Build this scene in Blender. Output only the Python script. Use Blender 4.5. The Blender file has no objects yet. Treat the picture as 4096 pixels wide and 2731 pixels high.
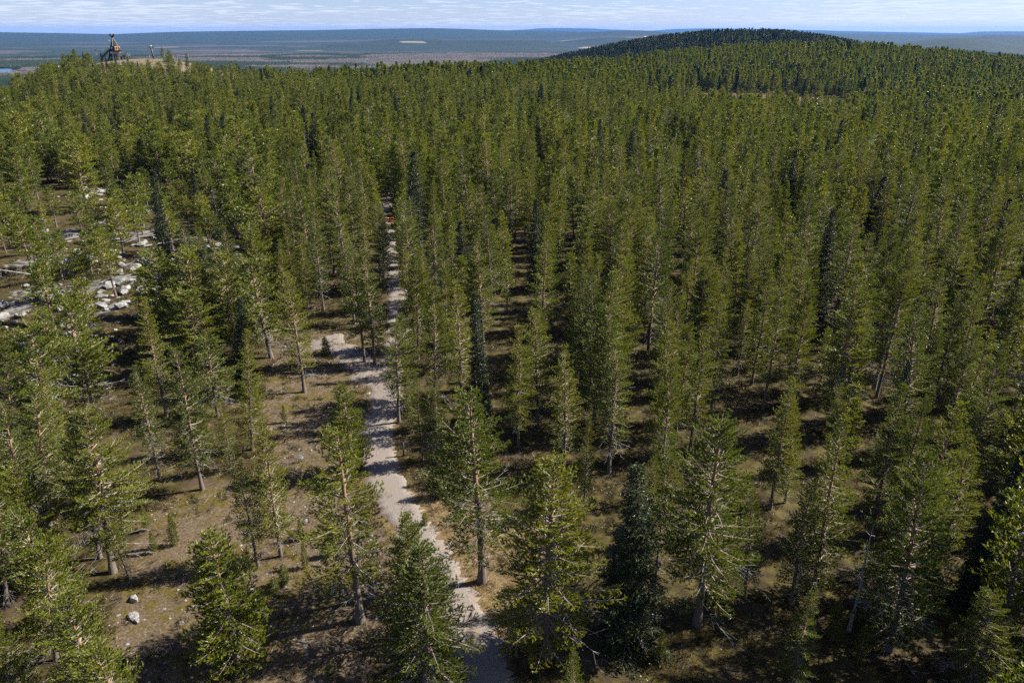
import bpy, math, random
import numpy as np
from mathutils import Vector, Matrix, Quaternion

SEED = 7
random.seed(SEED)
rng = np.random.default_rng(SEED)
scene = bpy.context.scene
COL = scene.collection
R = math.radians

# ------------------------------------------------------------------ camera, sky, sun, exposure
CAM_H = 36.0
PITCH = 22.75
FPX = 2958.0                     # focal length in pixels of the 4096 x 2731 photograph
cam_data = bpy.data.cameras.new('camera')
cam_data.sensor_width = 36.0
cam_data.lens = FPX / 4096 * 36.0
cam_data.clip_start = 0.5
cam_data.clip_end = 90000.0
cam = bpy.data.objects.new('camera', cam_data)
cam.location = (0, 0, CAM_H)
cam.rotation_euler = (R(90 - PITCH), 0, 0)
COL.objects.link(cam)
scene.camera = cam

SUN_AZ, SUN_EL = 76.0, 40.0      # clockwise from the view direction
world = bpy.data.worlds.new('World')
scene.world = world
world.use_nodes = True
wt = world.node_tree
wt.nodes.clear()
w_out = wt.nodes.new('ShaderNodeOutputWorld')
w_bg = wt.nodes.new('ShaderNodeBackground')
w_sky = wt.nodes.new('ShaderNodeTexSky')
w_sky.sky_type = 'NISHITA'
w_sky.sun_disc = False
w_sky.sun_elevation = R(SUN_EL)
w_sky.sun_rotation = R(SUN_AZ)
w_sky.altitude = 200
w_sky.air_density = 1.0
w_sky.dust_density = 0.0
w_sky.ozone_density = 1.0
w_bg.inputs['Strength'].default_value = 0.05

sun_data = bpy.data.lights.new('sun', 'SUN')
sun_data.energy = 5.0
sun_data.angle = R(0.53)
sun_data.color = (1.0, 0.94, 0.84)
sun = bpy.data.objects.new('sun', sun_data)
to_sun = Vector((math.sin(R(SUN_AZ)) * math.cos(R(SUN_EL)), math.cos(R(SUN_AZ)) * math.cos(R(SUN_EL)), math.sin(R(SUN_EL))))
sun.rotation_euler = to_sun.to_track_quat('Z', 'Y').to_euler()
sun.location = (0, 0, 400)
COL.objects.link(sun)

scene.view_settings.view_transform = 'Standard'
scene.view_settings.look = 'None'
scene.view_settings.gamma = 1.0
scene.view_settings.use_curve_mapping = False
scene.view_settings.exposure = 1.6
scene.cycles.use_denoising = False
scene.cycles.max_bounces = 5
scene.cycles.diffuse_bounces = 2
scene.cycles.glossy_bounces = 2
scene.cycles.transmission_bounces = 2
scene.cycles.transparent_max_bounces = 4
scene.cycles.volume_bounces = 0
scene.cycles.sample_clamp_indirect = 4.0


# ------------------------------------------------------------------ node helpers
def nt_new(name):
    m = bpy.data.materials.new(name)
    m.use_nodes = True
    t = m.node_tree
    t.nodes.clear()
    out = t.nodes.new('ShaderNodeOutputMaterial')
    return m, t, out


def N(t, kind, **kw):
    n = t.nodes.new(kind)
    for k, v in kw.items():
        setattr(n, k, v)
    return n


def link(t, a, b):
    t.links.new(a, b)


def math_node(t, op, a, b=None, c=None, clamp=False):
    n = t.nodes.new('ShaderNodeMath')
    n.operation = op
    n.use_clamp = clamp
    for i, v in enumerate((a, b, c)):
        if v is None:
            continue
        if isinstance(v, (int, float)):
            n.inputs[i].default_value = v
        else:
            t.links.new(v, n.inputs[i])
    return n.outputs[0]


def mix_rgb(t, fac, a, b, blend='MIX'):
    n = t.nodes.new('ShaderNodeMix')
    n.data_type = 'RGBA'
    n.blend_type = blend
    for sock, v in ((n.inputs[0], fac), (n.inputs[6], a), (n.inputs[7], b)):
        if isinstance(v, (int, float)):
            sock.default_value = v
        elif isinstance(v, tuple):
            sock.default_value = v if len(v) == 4 else (*v, 1)
        else:
            t.links.new(v, sock)
    return n.outputs[2]


def ramp(t, fac, stops):
    n = t.nodes.new('ShaderNodeValToRGB')
    e = n.color_ramp.elements
    while len(e) < len(stops):
        e.new(0.5)
    for el, (p, c) in zip(e, stops):
        el.position = p
        el.color = (*c, 1) if isinstance(c, tuple) else (c, c, c, 1)
    t.links.new(fac, n.inputs[0])
    return n.outputs[0]


def noise(t, vec, scale, detail=4, rough=0.55, dist=0.0):
    n = t.nodes.new('ShaderNodeTexNoise')
    n.inputs['Scale'].default_value = scale
    n.inputs['Detail'].default_value = detail
    n.inputs['Roughness'].default_value = rough
    n.inputs['Distortion'].default_value = dist
    if vec is not None:
        t.links.new(vec, n.inputs['Vector'])
    return n.outputs[0]


def sstep(t, x, a, b):
    n = t.nodes.new('ShaderNodeMapRange')
    n.interpolation_type = 'SMOOTHSTEP'
    n.inputs[1].default_value = a
    n.inputs[2].default_value = b
    t.links.new(x, n.inputs[0])
    return n.outputs[0]


# ------------------------------------------------------------------ sky with thin small clouds
tc = N(wt, 'ShaderNodeTexCoord')
sep = N(wt, 'ShaderNodeSeparateXYZ')
link(wt, tc.outputs['Generated'], sep.inputs[0])
zz = math_node(wt, 'ADD', math_node(wt, 'MAXIMUM', sep.outputs[2], 0.0), 0.028)
px_ = math_node(wt, 'DIVIDE', sep.outputs[0], zz)
py_ = math_node(wt, 'DIVIDE', sep.outputs[1], zz)
cmb = N(wt, 'ShaderNodeCombineXYZ')
link(wt, px_, cmb.inputs[0])
link(wt, py_, cmb.inputs[1])
n1 = noise(wt, cmb.outputs[0], 1.5, 6, 0.62)
n2 = noise(wt, cmb.outputs[0], 0.14, 3, 0.5)
cover = math_node(wt, 'ADD', n1, math_node(wt, 'MULTIPLY', math_node(wt, 'SUBTRACT', n2, 0.5), 0.55))
cl = sstep(wt, cover, 0.50, 0.62)
cl = math_node(wt, 'MULTIPLY', cl, 0.5)
sky_col = mix_rgb(wt, 1.0, w_sky.outputs[0], (0.52, 0.60, 0.98), 'MULTIPLY')
cloudy = mix_rgb(wt, cl, sky_col, (6.6, 7.0, 7.8))
link(wt, cloudy, w_bg.inputs[0])
link(wt, w_bg.outputs[0], w_out.inputs[0])


# ------------------------------------------------------------------ noise and terrain in numpy
def _hash(ix, iy, s):
    h = (ix.astype(np.int64) * 374761393 + iy.astype(np.int64) * 668265263 + s * 1442695041) & 0x7fffffff
    h = ((h ^ (h >> 13)) * 1274126177) & 0x7fffffff
    return ((h ^ (h >> 16)) & 0xffff) / 65535.0


def vnoise(x, y, s=0):
    x = np.asarray(x, float); y = np.asarray(y, float)
    ix = np.floor(x); iy = np.floor(y)
    fx = x - ix; fy = y - iy
    fx = fx * fx * (3 - 2 * fx); fy = fy * fy * (3 - 2 * fy)
    a = _hash(ix, iy, s); b = _hash(ix + 1, iy, s); c = _hash(ix, iy + 1, s); d = _hash(ix + 1, iy + 1, s)
    return (a * (1 - fx) + b * fx) * (1 - fy) + (c * (1 - fx) + d * fx) * fy


def fbm(x, y, s=0, o=4):
    v = 0; a = 0.5; tot = 0
    for i in range(o):
        v = v + a * vnoise(x * 2 ** i + 17.3 * i, y * 2 ** i - 9.1 * i, s + i)
        tot += a; a *= 0.5
    return v / tot


def smooth(x, a, b):
    t = np.clip((np.asarray(x, float) - a) / (b - a), 0, 1)
    return t * t * (3 - 2 * t)


def gauss(x, y, cx, cy, sx, sy):
    return np.exp(-((x - cx) ** 2 / (2 * sx * sx) + (y - cy) ** 2 / (2 * sy * sy)))


PLAIN = -115.0
# skyline of the far hills: photo column -> photo row of the crest
SKY_U = np.array([-3000, -1200, -400, 0, 220, 450, 560, 700, 1000, 1300, 1500, 1700, 1850, 2000, 2150, 2250, 2350, 2440, 2700, 3000, 3400, 3800, 3860, 3960, 4096, 4500, 7000])
SKY_V = np.array([126, 128, 130, 129, 132, 137, 133, 128, 124, 121, 117, 114, 117, 122, 124, 126, 128, 130, 134, 133, 134, 138, 138, 138, 138, 137, 130])
SKY2_U = np.array([-3000, 0, 1900, 2120, 2160, 2250, 2350, 2440, 2600, 2700, 2850, 2950, 3100, 3200, 3500, 3840, 3920, 4000, 4096, 4600, 7000])
SKY2_V = np.array([140, 140, 130, 118, 114, 113, 114, 119, 124, 117, 114, 116, 117, 121, 127, 133, 127, 126, 126, 124, 130])


def height(x, y):
    x = np.asarray(x, float); y = np.asarray(y, float)
    d = np.hypot(x, y)
    u = 2048 + 3207 * x / np.maximum(y, 1e-3)
    u = np.where(y <= 1, 9000.0, np.clip(u, -2900, 6900))
    # edge of the plateau as a function of bearing
    edge = np.interp(u, [-3000, -600, 0, 200, 300, 700, 1100, 2000, 2300, 2700, 3000, 3400, 4100, 5000], [240, 290, 345, 440, 520, 560, 540, 560, 640, 780, 900, 940, 930, 900])
    drop = smooth(d, edge, edge + 620)
    base = 0 + 0.35 * (fbm(x / 16, y / 16, 3, 3) - 0.5) * 2 + 1.6 * (fbm(x / 70, y / 70, 5, 2) - 0.5) * smooth(d, 40, 140)
    bump = 20.5 * np.where(y < 474, gauss(x, y, -224, 474, 46, 78), gauss(x, y, -224, 474, 46, 42)) + 3.5 * np.where(y < 462, gauss(x, y, -185, 462, 24, 60), gauss(x, y, -185, 462, 24, 45)) - 2.6 * gauss(x, y, -150, 520, 55, 50)
    bump = np.where(bump > 21.0, 21.0 + (bump - 21.0) * 0.18, bump)
    bump = bump - 15.5 * np.where(x < 215, gauss(x, y, 215, 560, 92, 185), gauss(x, y, 215, 560, 150, 185)) + 0.0 * gauss(x, y, 20, 590, 75, 60) + 13.0 * gauss(x, y, 300, 860, 190, 130) 
    bump = bump - 11.0 * smooth(x / np.maximum(d, 1), 0.38, 0.62) * smooth(d, 420, 850)
    crag = smooth(crag_mask(x, y), 0.1, 0.9)
    bump = bump + 1.3 * crag * (0.3 + fbm(x / 5, y / 5, 9, 3))
    plateau = base + bump
    plain = PLAIN + 10 * (fbm(x / 1700, y / 1700, 21, 3) - 0.5) * smooth(d, 4800, 8000)
    cone = 140 * np.where(x < 455, gauss(x, y, 455, 1530, 400, 400), gauss(x, y, 455, 1530, 320, 400)) * (1 - smooth(d, 2600, 3200))
    low = plain + cone
    # far hills, by bearing and distance
    v1 = np.interp(u, SKY_U, SKY_V); v2 = np.interp(u, SKY2_U, SKY2_V)
    z1 = CAM_H - (v1 - 125.0) / 3478.0 * 15000.0
    z2 = CAM_H - (v2 - 125.0) / 3478.0 * 30000.0
    nz = fbm(x / 2600, y / 2600, 33, 3)
    h1 = (z1 - PLAIN) * np.exp(-((d - 15000) / 3000.0) ** 2 / 2)
    h2 = (z2 - PLAIN) * np.exp(-((d - 30000) / 5000.0) ** 2 / 2)
    mid = 98 * smooth(nz, 0.42, 0.68) * smooth(d, 6000, 8500) * (1 - smooth(d, 11500, 15000))
    uu = (u - 3860) / 150.0
    knob = 72 * np.exp(-uu * uu / 2) * np.exp(-((d - 6600) / 700.0) ** 2 / 2) + 30 * np.exp(-((u - 3600) / 520.0) ** 2 / 2) * np.exp(-((d - 7200) / 900.0) ** 2 / 2)
    uu = (u - 4010) / 130.0
    knob = knob + 82 * np.exp(-uu * uu / 2) * np.exp(-((d - 10500) / 900.0) ** 2 / 2)
    uu = (u - 2540) / 170.0
    knob = knob + 92 * np.exp(-uu * uu / 2) * np.exp(-((d - 11500) / 1100.0) ** 2 / 2) + 88 * np.exp(-((u - 2700) / 200.0) ** 2 / 2) * np.exp(-((d - 8500) / 700.0) ** 2 / 2)
    low = low + np.maximum(np.maximum(h1, h2), mid) + knob * (y > 0)
    
    return plateau * (1 - drop) + low * drop


# pixel of the photograph -> world
SP, CP = math.sin(R(PITCH)), math.cos(R(PITCH))


def ray(u, v):
    a = (u - 2048.0) / FPX
    b = (1365.5 - v) / FPX
    return np.array([a, CP + b * SP, -SP + b * CP])


def project(x, y, z):
    dz = z - CAM_H
    dep = y * CP - dz * SP
    up = y * SP + dz * CP
    dep = np.maximum(dep, 1e-3)
    return 2048 + FPX * x / dep, 1365.5 - FPX * up / dep, dep


_crag_pts = []


def crag_mask(x, y):
    if not len(_crag_pts):
        return np.zeros_like(np.asarray(x, float))
    m = np.zeros_like(np.asarray(x, float))
    for cx, cy, r in _crag_pts:
        m = np.maximum(m, np.exp(-((x - cx) ** 2 + (y - cy) ** 2) / (2 * r * r)))
    return m


def ground(u, v):
    """Where the line of sight through a pixel of the photograph meets the terrain."""
    d = ray(u, v)
    t = np.concatenate([np.linspace(10, 900, 3000), np.geomspace(901, 42000, 3000)]) / d[1]
    P = np.array([0, 0, CAM_H])[None] + t[:, None] * d[None]
    below = P[:, 2] < height(P[:, 0], P[:, 1])
    i = int(np.argmax(below)) if below.any() else len(t) - 1
    a, b = t[max(i - 1, 0)], t[i]
    for _ in range(24):
        m = 0.5 * (a + b)
        p = np.array([0, 0, CAM_H]) + m * d
        if p[2] < height(p[0:1], p[1:2])[0]:
            b = m
        else:
            a = m
    p = np.array([0, 0, CAM_H]) + b * d
    return float(p[0]), float(p[1]), float(height(p[0:1], p[1:2])[0])


def gpt(u, v):
    """Like ground(), but a sight line that just clears the hilltop is put on the hill itself."""
    x, y, z = ground(u, v)
    if math.hypot(x, y) < 640:
        return x, y, z
    k = np.linspace(400, 500, 120)
    xx = (u - 2048) / 3207.0 * k
    zz_ = height(xx, k)
    vv = project(xx, k, zz_)[1]
    i = int(np.argmin(np.abs(vv - v)))
    return float(xx[i]), float(k[i]), float(zz_[i])


def gz(x, y):
    return float(height(np.array([x]), np.array([y]))[0])


CRAG_PX = [(670, 1060, 4), (905, 1010, 4.5), (930, 1090, 3.5), (420, 1050, 5), (480, 1150, 5), (400, 1260, 5), (330, 1330, 4.5), (220, 1440, 5), (250, 1540, 4),
           (370, 780, 5), (580, 850, 5), (40, 1290, 4), (110, 1240, 4), (560, 1080, 4.5), (770, 980, 4), (640, 1150, 6), (820, 1060, 5), (330, 1180, 6), (180, 1190, 6), (300, 960, 6), (560, 960, 6), (470, 890, 6), (150, 1060, 6), (700, 1120, 5)]
_tmp = [ground(u, v)[:2] + (r,) for u, v, r in CRAG_PX]
_crag_pts.extend(_tmp)

# path: centre line through photo pixels, then a smooth world curve
PATH_PX = [(2010, 2850), (1955, 2731), (1900, 2560), (1815, 2390), (1735, 2250), (1650, 2110), (1580, 1990), (1530, 1890), (1512, 1800), (1512, 1720), (1535, 1620), (1555, 1520),
           (1580, 1400), (1598, 1290), (1592, 1200), (1578, 1110), (1562, 1020), (1552, 940), (1548, 870), (1552, 800), (1558, 740), (1562, 690), (1566, 650), (1570, 610)]
_pp = np.array([ground(u, v)[:2] for u, v in PATH_PX])
_pp = np.vstack([[_pp[0] + (_pp[0] - _pp[1]) * 2], _pp])


def spline(P, n):
    P = np.asarray(P, float)
    Q = np.vstack([2 * P[0] - P[1], P, 2 * P[-1] - P[-2]])
    out = []
    for i in range(1, len(Q) - 2):
        t = np.linspace(0, 1, n, endpoint=False)[:, None]
        p0, p1, p2, p3 = Q[i - 1], Q[i], Q[i + 1], Q[i + 2]
        out.append(0.5 * ((2 * p1) + (-p0 + p2) * t + (2 * p0 - 5 * p1 + 4 * p2 - p3) * t ** 2 + (-p0 + 3 * p1 - 3 * p2 + p3) * t ** 3))
    out.append(P[-1:])
    return np.vstack(out)


_k = np.arange(len(_pp)); _pp[:, 0] += np.where(_k > 17, 0.9 * np.sin(_k * 1.9), 0.0)
PATH = spline(_pp, 12)
PATH_HALF = 1.55


def path_dist(x, y):
    x = np.asarray(x, float); y = np.asarray(y, float)
    best = np.full(x.shape, 1e9)
    for p in PATH[::3]:
        best = np.minimum(best, (x - p[0]) ** 2 + (y - p[1]) ** 2)
    return np.sqrt(best)


# open ground (few or no trees) and its look
CLEAR_PX = [[(1120, 1370), (1250, 1340), (1470, 1350), (1560, 1500), (1520, 1700), (1480, 1900), (1240, 1950), (1120, 1850), (1100, 1620)],
            [(700, 2010), (900, 1960), (1230, 2000), (1500, 2000), (1560, 2250), (1400, 2731), (480, 2731), (560, 2300), (640, 2080)],
            [(1640, 1980), (1760, 2040), (2080, 2100), (2120, 2360), (1960, 2560), (1860, 2330)]]


def poly_world(px):
    return np.array([ground(u, v)[:2] for u, v in px])


CLEAR = [poly_world(p) for p in CLEAR_PX]


def in_poly(P, x, y):
    x = np.asarray(x, float); y = np.asarray(y, float)
    c = np.zeros(x.shape, bool)
    n = len(P)
    j = n - 1
    for i in range(n):
        xi, yi = P[i]; xj, yj = P[j]
        hit = ((yi > y) != (yj > y)) & (x < (xj - xi) * (y - yi) / (yj - yi + 1e-12) + xi)
        c ^= hit
        j = i
    return c


def poly_soft(P, x, y, w):
    """1 inside, fading over w metres outside the polygon's edges."""
    x = np.asarray(x, float); y = np.asarray(y, float)
    d = np.full(x.shape, 1e9)
    n = len(P)
    for i in range(n):
        a, b = P[i], P[(i + 1) % n]
        ab = b - a
        t = np.clip(((x - a[0]) * ab[0] + (y - a[1]) * ab[1]) / (ab @ ab + 1e-9), 0, 1)
        d = np.minimum(d, np.hypot(x - a[0] - t * ab[0], y - a[1] - t * ab[1]))
    return np.where(in_poly(P, x, y), 1.0, np.clip(1 - d / w, 0, 1))


def clearing(x, y, w=2.0):
    m = np.zeros(np.asarray(x, float).shape)
    for P in CLEAR:
        m = np.maximum(m, poly_soft(P, x, y, w))
    return m


def bog_mask(x, y):
    return smooth(gauss(x, y, 190, 560, 80, 66) + 0.25 * (fbm(x / 40, y / 40, 71, 2) - 0.5), 0.45, 0.75)


def summit_mask(x, y):
    return smooth(np.maximum(gauss(x, y, -224, 478, 26, 34), gauss(x, y, -196, 474, 30, 32)), 0.35, 0.6)


def birch_mask(x, y):
    """Leafless birch stands on the plain."""
    x = np.asarray(x, float); y = np.asarray(y, float)
    d = np.hypot(x, y)
    u = 2048 + 3207 * x / np.maximum(y, 1)
    n = fbm(u / 420, d / 420, 61, 3)
    a = smooth(n, 0.55, 0.66) * smooth(d, 3000, 3600) * (1 - smooth(d, 9000, 11000))
    b = np.exp(-((u - 1950) / 560.0) ** 2) * np.exp(-((d - 5000) / 620.0) ** 2)
    c = np.exp(-((u - 60) / 420.0) ** 2) * np.exp(-((d - 3600) / 380.0) ** 2) * 0.9
    return (u < 3300) * np.clip(np.maximum(np.maximum(a * 0.9, smooth(b + 0.5 * (n - 0.5), 0.35, 0.55)), smooth(c + 0.5 * (n - 0.5), 0.4, 0.6)), 0, 1)


def field_mask(x, y):
    x = np.asarray(x, float); y = np.asarray(y, float)
    d = np.hypot(x, y); u = 2048 + 3207 * x / np.maximum(y, 1)
    m = np.zeros(x.shape)
    for cu, cd, su, sd in ((2350, 7300, 36, 200), (1260, 4430, 26, 60), (1230, 6700, 60, 90), (2290, 9000, 60, 130), (2560, 10100, 60, 120), (1650, 7600, 70, 90), (3480, 7500, 120, 90), (650, 8200, 80, 90), (1170, 4420, 26, 40)):
        m = np.maximum(m, np.exp(-((u - cu) / su) ** 2) * np.exp(-((d - cd) / sd) ** 2))
    return smooth(m, 0.45, 0.6)


# ------------------------------------------------------------------ mesh helpers
def mesh_arrays(name, verts, tris, mats, midx=None, smooth_shade=False):
    """One mesh from numpy triangles."""
    verts = np.ascontiguousarray(verts, np.float32); tris = np.ascontiguousarray(tris, np.int32)
    me = bpy.data.meshes.new(name)
    me.vertices.add(len(verts))
    me.vertices.foreach_set('co', verts.ravel())
    k = tris.shape[1]
    me.loops.add(tris.size)
    me.loops.foreach_set('vertex_index', tris.ravel())
    me.polygons.add(len(tris))
    me.polygons.foreach_set('loop_start', np.arange(0, tris.size, k, dtype=np.int32))
    me.polygons.foreach_set('loop_total', np.full(len(tris), k, np.int32))
    for m in mats:
        me.materials.append(m)
    if midx is not None:
        me.polygons.foreach_set('material_index', np.ascontiguousarray(midx, np.int32))
    if smooth_shade:
        me.polygons.foreach_set('use_smooth', np.ones(len(tris), bool))
    me.update(calc_edges=True)
    return me


def obj(name, me, parent=None, loc=None, label=None, cat=None, group=None, kind=None):
    o = bpy.data.objects.new(name, me)
    COL.objects.link(o)
    if parent is not None:
        o.parent = parent
    if loc is not None:
        o.location = loc
    tag(o, label, cat, group, kind)
    return o


def tag(o, label=None, cat=None, group=None, kind=None):
    for k, v in (('label', label), ('category', cat), ('group', group), ('kind', kind)):
        if v:
            o[k] = v
    return o


def empty(name, loc, label, cat, group=None, rz=0.0):
    o = bpy.data.objects.new(name, None)
    COL.objects.link(o)
    o.location = loc
    o.rotation_euler = (0, 0, rz)
    o.empty_display_size = 0.3
    return tag(o, label, cat, group)


class Geo:
    """Collects triangles and quads (as triangles)."""

    def __init__(self):
        self.v, self.f, self.m, self.n = [], [], [], 0

    def add(self, v, f, m=0):
        v = np.asarray(v, float); f = np.asarray(f, int)
        if f.shape[1] == 4:
            f = np.vstack([f[:, [0, 1, 2]], f[:, [0, 2, 3]]])
        self.v.append(v); self.f.append(f + self.n); self.m.append(np.full(len(f), m, int))
        self.n += len(v)

    def box(self, c, s, rot=None, m=0, taper=1.0):
        x, y, z = np.array(s) / 2.0
        t = taper
        v = np.array([[-x, -y, -z], [x, -y, -z], [x, y, -z], [-x, y, -z], [-x * t, -y * t, z], [x * t, -y * t, z], [x * t, y * t, z], [-x * t, y * t, z]])
        if rot is not None:
            v = v @ np.array(rot).T
        self.add(v + np.array(c), [[0, 3, 2, 1], [4, 5, 6, 7], [0, 1, 5, 4], [1, 2, 6, 5], [2, 3, 7, 6], [3, 0, 4, 7]], m)

    def bar(self, a, b, w, h=None, m=0):
        """Squared timber from a to b."""
        a = Vector(a); b = Vector(b)
        d = b - a
        q = d.to_track_quat('Z', 'Y').to_matrix()
        self.box((a + b) / 2, (w, h or w, d.length), np.array(q), m)

    def tube(self, pts, rad, sides=6, m=0, cap=True):
        pts = np.asarray(pts, float); rad = np.broadcast_to(np.asarray(rad, float), (len(pts),))
        rings = []
        for i in range(len(pts)):
            d = pts[min(i + 1, len(pts) - 1)] - pts[max(i - 1, 0)]
            d = d / (np.linalg.norm(d) + 1e-9)
            a = np.cross(d, [0, 0, 1.0]) if abs(d[2]) < 0.95 else np.cross(d, [1.0, 0, 0])
            a /= np.linalg.norm(a) + 1e-9
            b = np.cross(d, a)
            th = np.linspace(0, 2 * math.pi, sides, endpoint=False)
            rings.append(pts[i] + rad[i] * (np.cos(th)[:, None] * a + np.sin(th)[:, None] * b))
        v = np.vstack(rings)
        f = []
        for i in range(len(pts) - 1):
            for k in range(sides):
                k2 = (k + 1) % sides
                f.append([i * sides + k, i * sides + k2, (i + 1) * sides + k2, (i + 1) * sides + k])
        self.add(v, f, m)
        if cap:
            n = len(pts) - 1
            v2 = np.vstack([rings[-1], pts[-1:]])
            self.add(v2, [[k, (k + 1) % sides, sides] for k in range(sides)], m)

    def arrays(self):
        return np.vstack(self.v), np.vstack(self.f), np.concatenate(self.m)

    def mesh(self, name, mats, smooth_shade=False):
        v, f, m = self.arrays()
        return mesh_arrays(name, v, f, mats, m, smooth_shade)

    def build(self, name, mats, parent=None, smooth_shade=False, **kw):
        return obj(name, self.mesh(name, mats if isinstance(mats, list) else [mats], smooth_shade), parent, **kw)


# ------------------------------------------------------------------ materials
def needle_material(name, cols, trans, rough=0.42, tmix=0.25, spec=0.38):
    m, t, out = nt_new(name)
    oi = N(t, 'ShaderNodeObjectInfo')
    tcn = N(t, 'ShaderNodeTexCoord')
    nz = noise(t, tcn.outputs['Object'], 1.3, 3, 0.6)
    geo = N(t, 'ShaderNodeNewGeometry')
    rnd = math_node(t, 'ADD', math_node(t, 'MULTIPLY', oi.outputs['Random'], 0.55), math_node(t, 'MULTIPLY', nz, 0.3))
    rnd = math_node(t, 'ADD', rnd, math_node(t, 'MULTIPLY', geo.outputs['Random Per Island'], 0.3))
    c = ramp(t, rnd, [(0.12, cols[0]), (0.5, cols[1]), (0.9, cols[2])])
    p = N(t, 'ShaderNodeBsdfPrincipled')
    p.inputs['Roughness'].default_value = rough
    p.inputs['Specular IOR Level'].default_value = spec
    link(t, c, p.inputs['Base Color'])
    tr = N(t, 'ShaderNodeBsdfTranslucent')
    link(t, mix_rgb(t, 1.0, c, trans, 'MULTIPLY'), tr.inputs[0])
    mx = N(t, 'ShaderNodeMixShader')
    mx.inputs[0].default_value = tmix
    link(t, p.outputs[0], mx.inputs[1])
    link(t, tr.outputs[0], mx.inputs[2])
    link(t, mx.outputs[0], out.inputs[0])
    return m


M = {}
M['pine'] = needle_material('pine_needles', [(0.048, 0.070, 0.007), (0.104, 0.126, 0.008), (0.168, 0.172, 0.011)], (1.6, 1.6, 0.8), tmix=0.30)
M['spruce'] = needle_material('spruce_needles', [(0.014, 0.025, 0.009), (0.026, 0.040, 0.012), (0.048, 0.060, 0.014)], (1.5, 1.6, 0.8), tmix=0.15)


def bark_material(name, low, high, z0, z1, gen=True, twig=None):
    m, t, out = nt_new(name)
    tcn = N(t, 'ShaderNodeTexCoord')
    s = N(t, 'ShaderNodeSeparateXYZ')
    link(t, tcn.outputs['Generated'], s.inputs[0])
    nz = noise(t, tcn.outputs['Object'], 6.0, 4, 0.65)
    f = math_node(t, 'ADD', s.outputs[2], math_node(t, 'MULTIPLY', math_node(t, 'SUBTRACT', nz, 0.5), 0.3))
    c = mix_rgb(t, sstep(t, f, z0, z1), low, high)
    c = mix_rgb(t, math_node(t, 'MULTIPLY', sstep(t, nz, 0.5, 0.8), 0.3), c, (0.22, 0.20, 0.175))
    p = N(t, 'ShaderNodeBsdfPrincipled')
    p.inputs['Roughness'].default_value = 0.85
    link(t, c, p.inputs['Base Color'])
    bp = N(t, 'ShaderNodeBump')
    bp.inputs['Strength'].default_value = 0.5
    bp.inputs['Distance'].default_value = 0.03
    link(t, nz, bp.inputs['Height'])
    link(t, bp.outputs[0], p.inputs['Normal'])
    link(t, p.outputs[0], out.inputs[0])
    return m


M['bark'] = bark_material('pine_bark', (0.10, 0.078, 0.064), (0.22, 0.115, 0.06), 0.3, 0.65)
M['spruce_bark'] = bark_material('spruce_bark', (0.075, 0.060, 0.05), (0.10, 0.075, 0.06), 0.2, 0.8)
M['birch_bark'] = bark_material('birch_bark', (0.62, 0.60, 0.56), (0.60, 0.57, 0.52), 0.2, 0.8)


def plain_material(name, c0, c1, scale=4.0, rough=0.8, spec=0.3, bump=0.0, metal=0.0):
    m, t, out = nt_new(name)
    tcn = N(t, 'ShaderNodeTexCoord')
    oi = N(t, 'ShaderNodeObjectInfo')
    nz = noise(t, tcn.outputs['Object'], scale, 5, 0.6)
    f = math_node(t, 'ADD', nz, math_node(t, 'MULTIPLY', math_node(t, 'SUBTRACT', oi.outputs['Random'], 0.5), 0.2))
    c = mix_rgb(t, sstep(t, f, 0.3, 0.7), c0, c1)
    p = N(t, 'ShaderNodeBsdfPrincipled')
    p.inputs['Roughness'].default_value = rough
    p.inputs['Specular IOR Level'].default_value = spec
    p.inputs['Metallic'].default_value = metal
    link(t, c, p.inputs['Base Color'])
    if bump:
        bp = N(t, 'ShaderNodeBump')
        bp.inputs['Strength'].default_value = 0.8
        bp.inputs['Distance'].default_value = bump
        link(t, nz, bp.inputs['Height'])
        link(t, bp.outputs[0], p.inputs['Normal'])
    link(t, p.outputs[0], out.inputs[0])
    return m


M['twig'] = plain_material('live_twig_bark', (0.13, 0.105, 0.075), (0.27, 0.225, 0.17), 3.0)
M['dead'] = plain_material('dead_grey_wood', (0.14, 0.13, 0.118), (0.32, 0.305, 0.285), 3.0)
M['birch_twig'] = plain_material('birch_twigs', (0.13, 0.085, 0.06), (0.20, 0.13, 0.09), 1.5)


# ------------------------------------------------------------------ trees
def unit(a):
    return a / (np.linalg.norm(a, axis=-1, keepdims=True) + 1e-9)


def blades(g, P, D, L, W, k, r, m=0, splay=0.75):
    """Needle shoots: k narrow triangles splayed round each shoot axis D at P."""
    n = len(P)
    if not n:
        return
    P = np.repeat(P, k, 0); D = np.repeat(D, k, 0)
    Ls = np.repeat(L, k) * r.uniform(0.7, 1.25, n * k)
    rad = unit(np.cross(D, r.normal(size=(n * k, 3))))
    sp = r.uniform(0.15, 1.0, n * k)[:, None] * splay
    d = unit(D * (1 - 0.45 * sp) + rad * sp)
    base = P + D * (r.uniform(-0.5, 0.6, n * k) * Ls)[:, None]
    side = unit(np.cross(d, r.normal(size=(n * k, 3))))
    w = (np.repeat(W, k) * r.uniform(0.7, 1.3, n * k))[:, None]
    v = np.stack([base - side * w, base + side * w, base + d * Ls[:, None]], 1).reshape(-1, 3)
    g.add(v, np.arange(3 * n * k).reshape(-1, 3), m)


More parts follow.
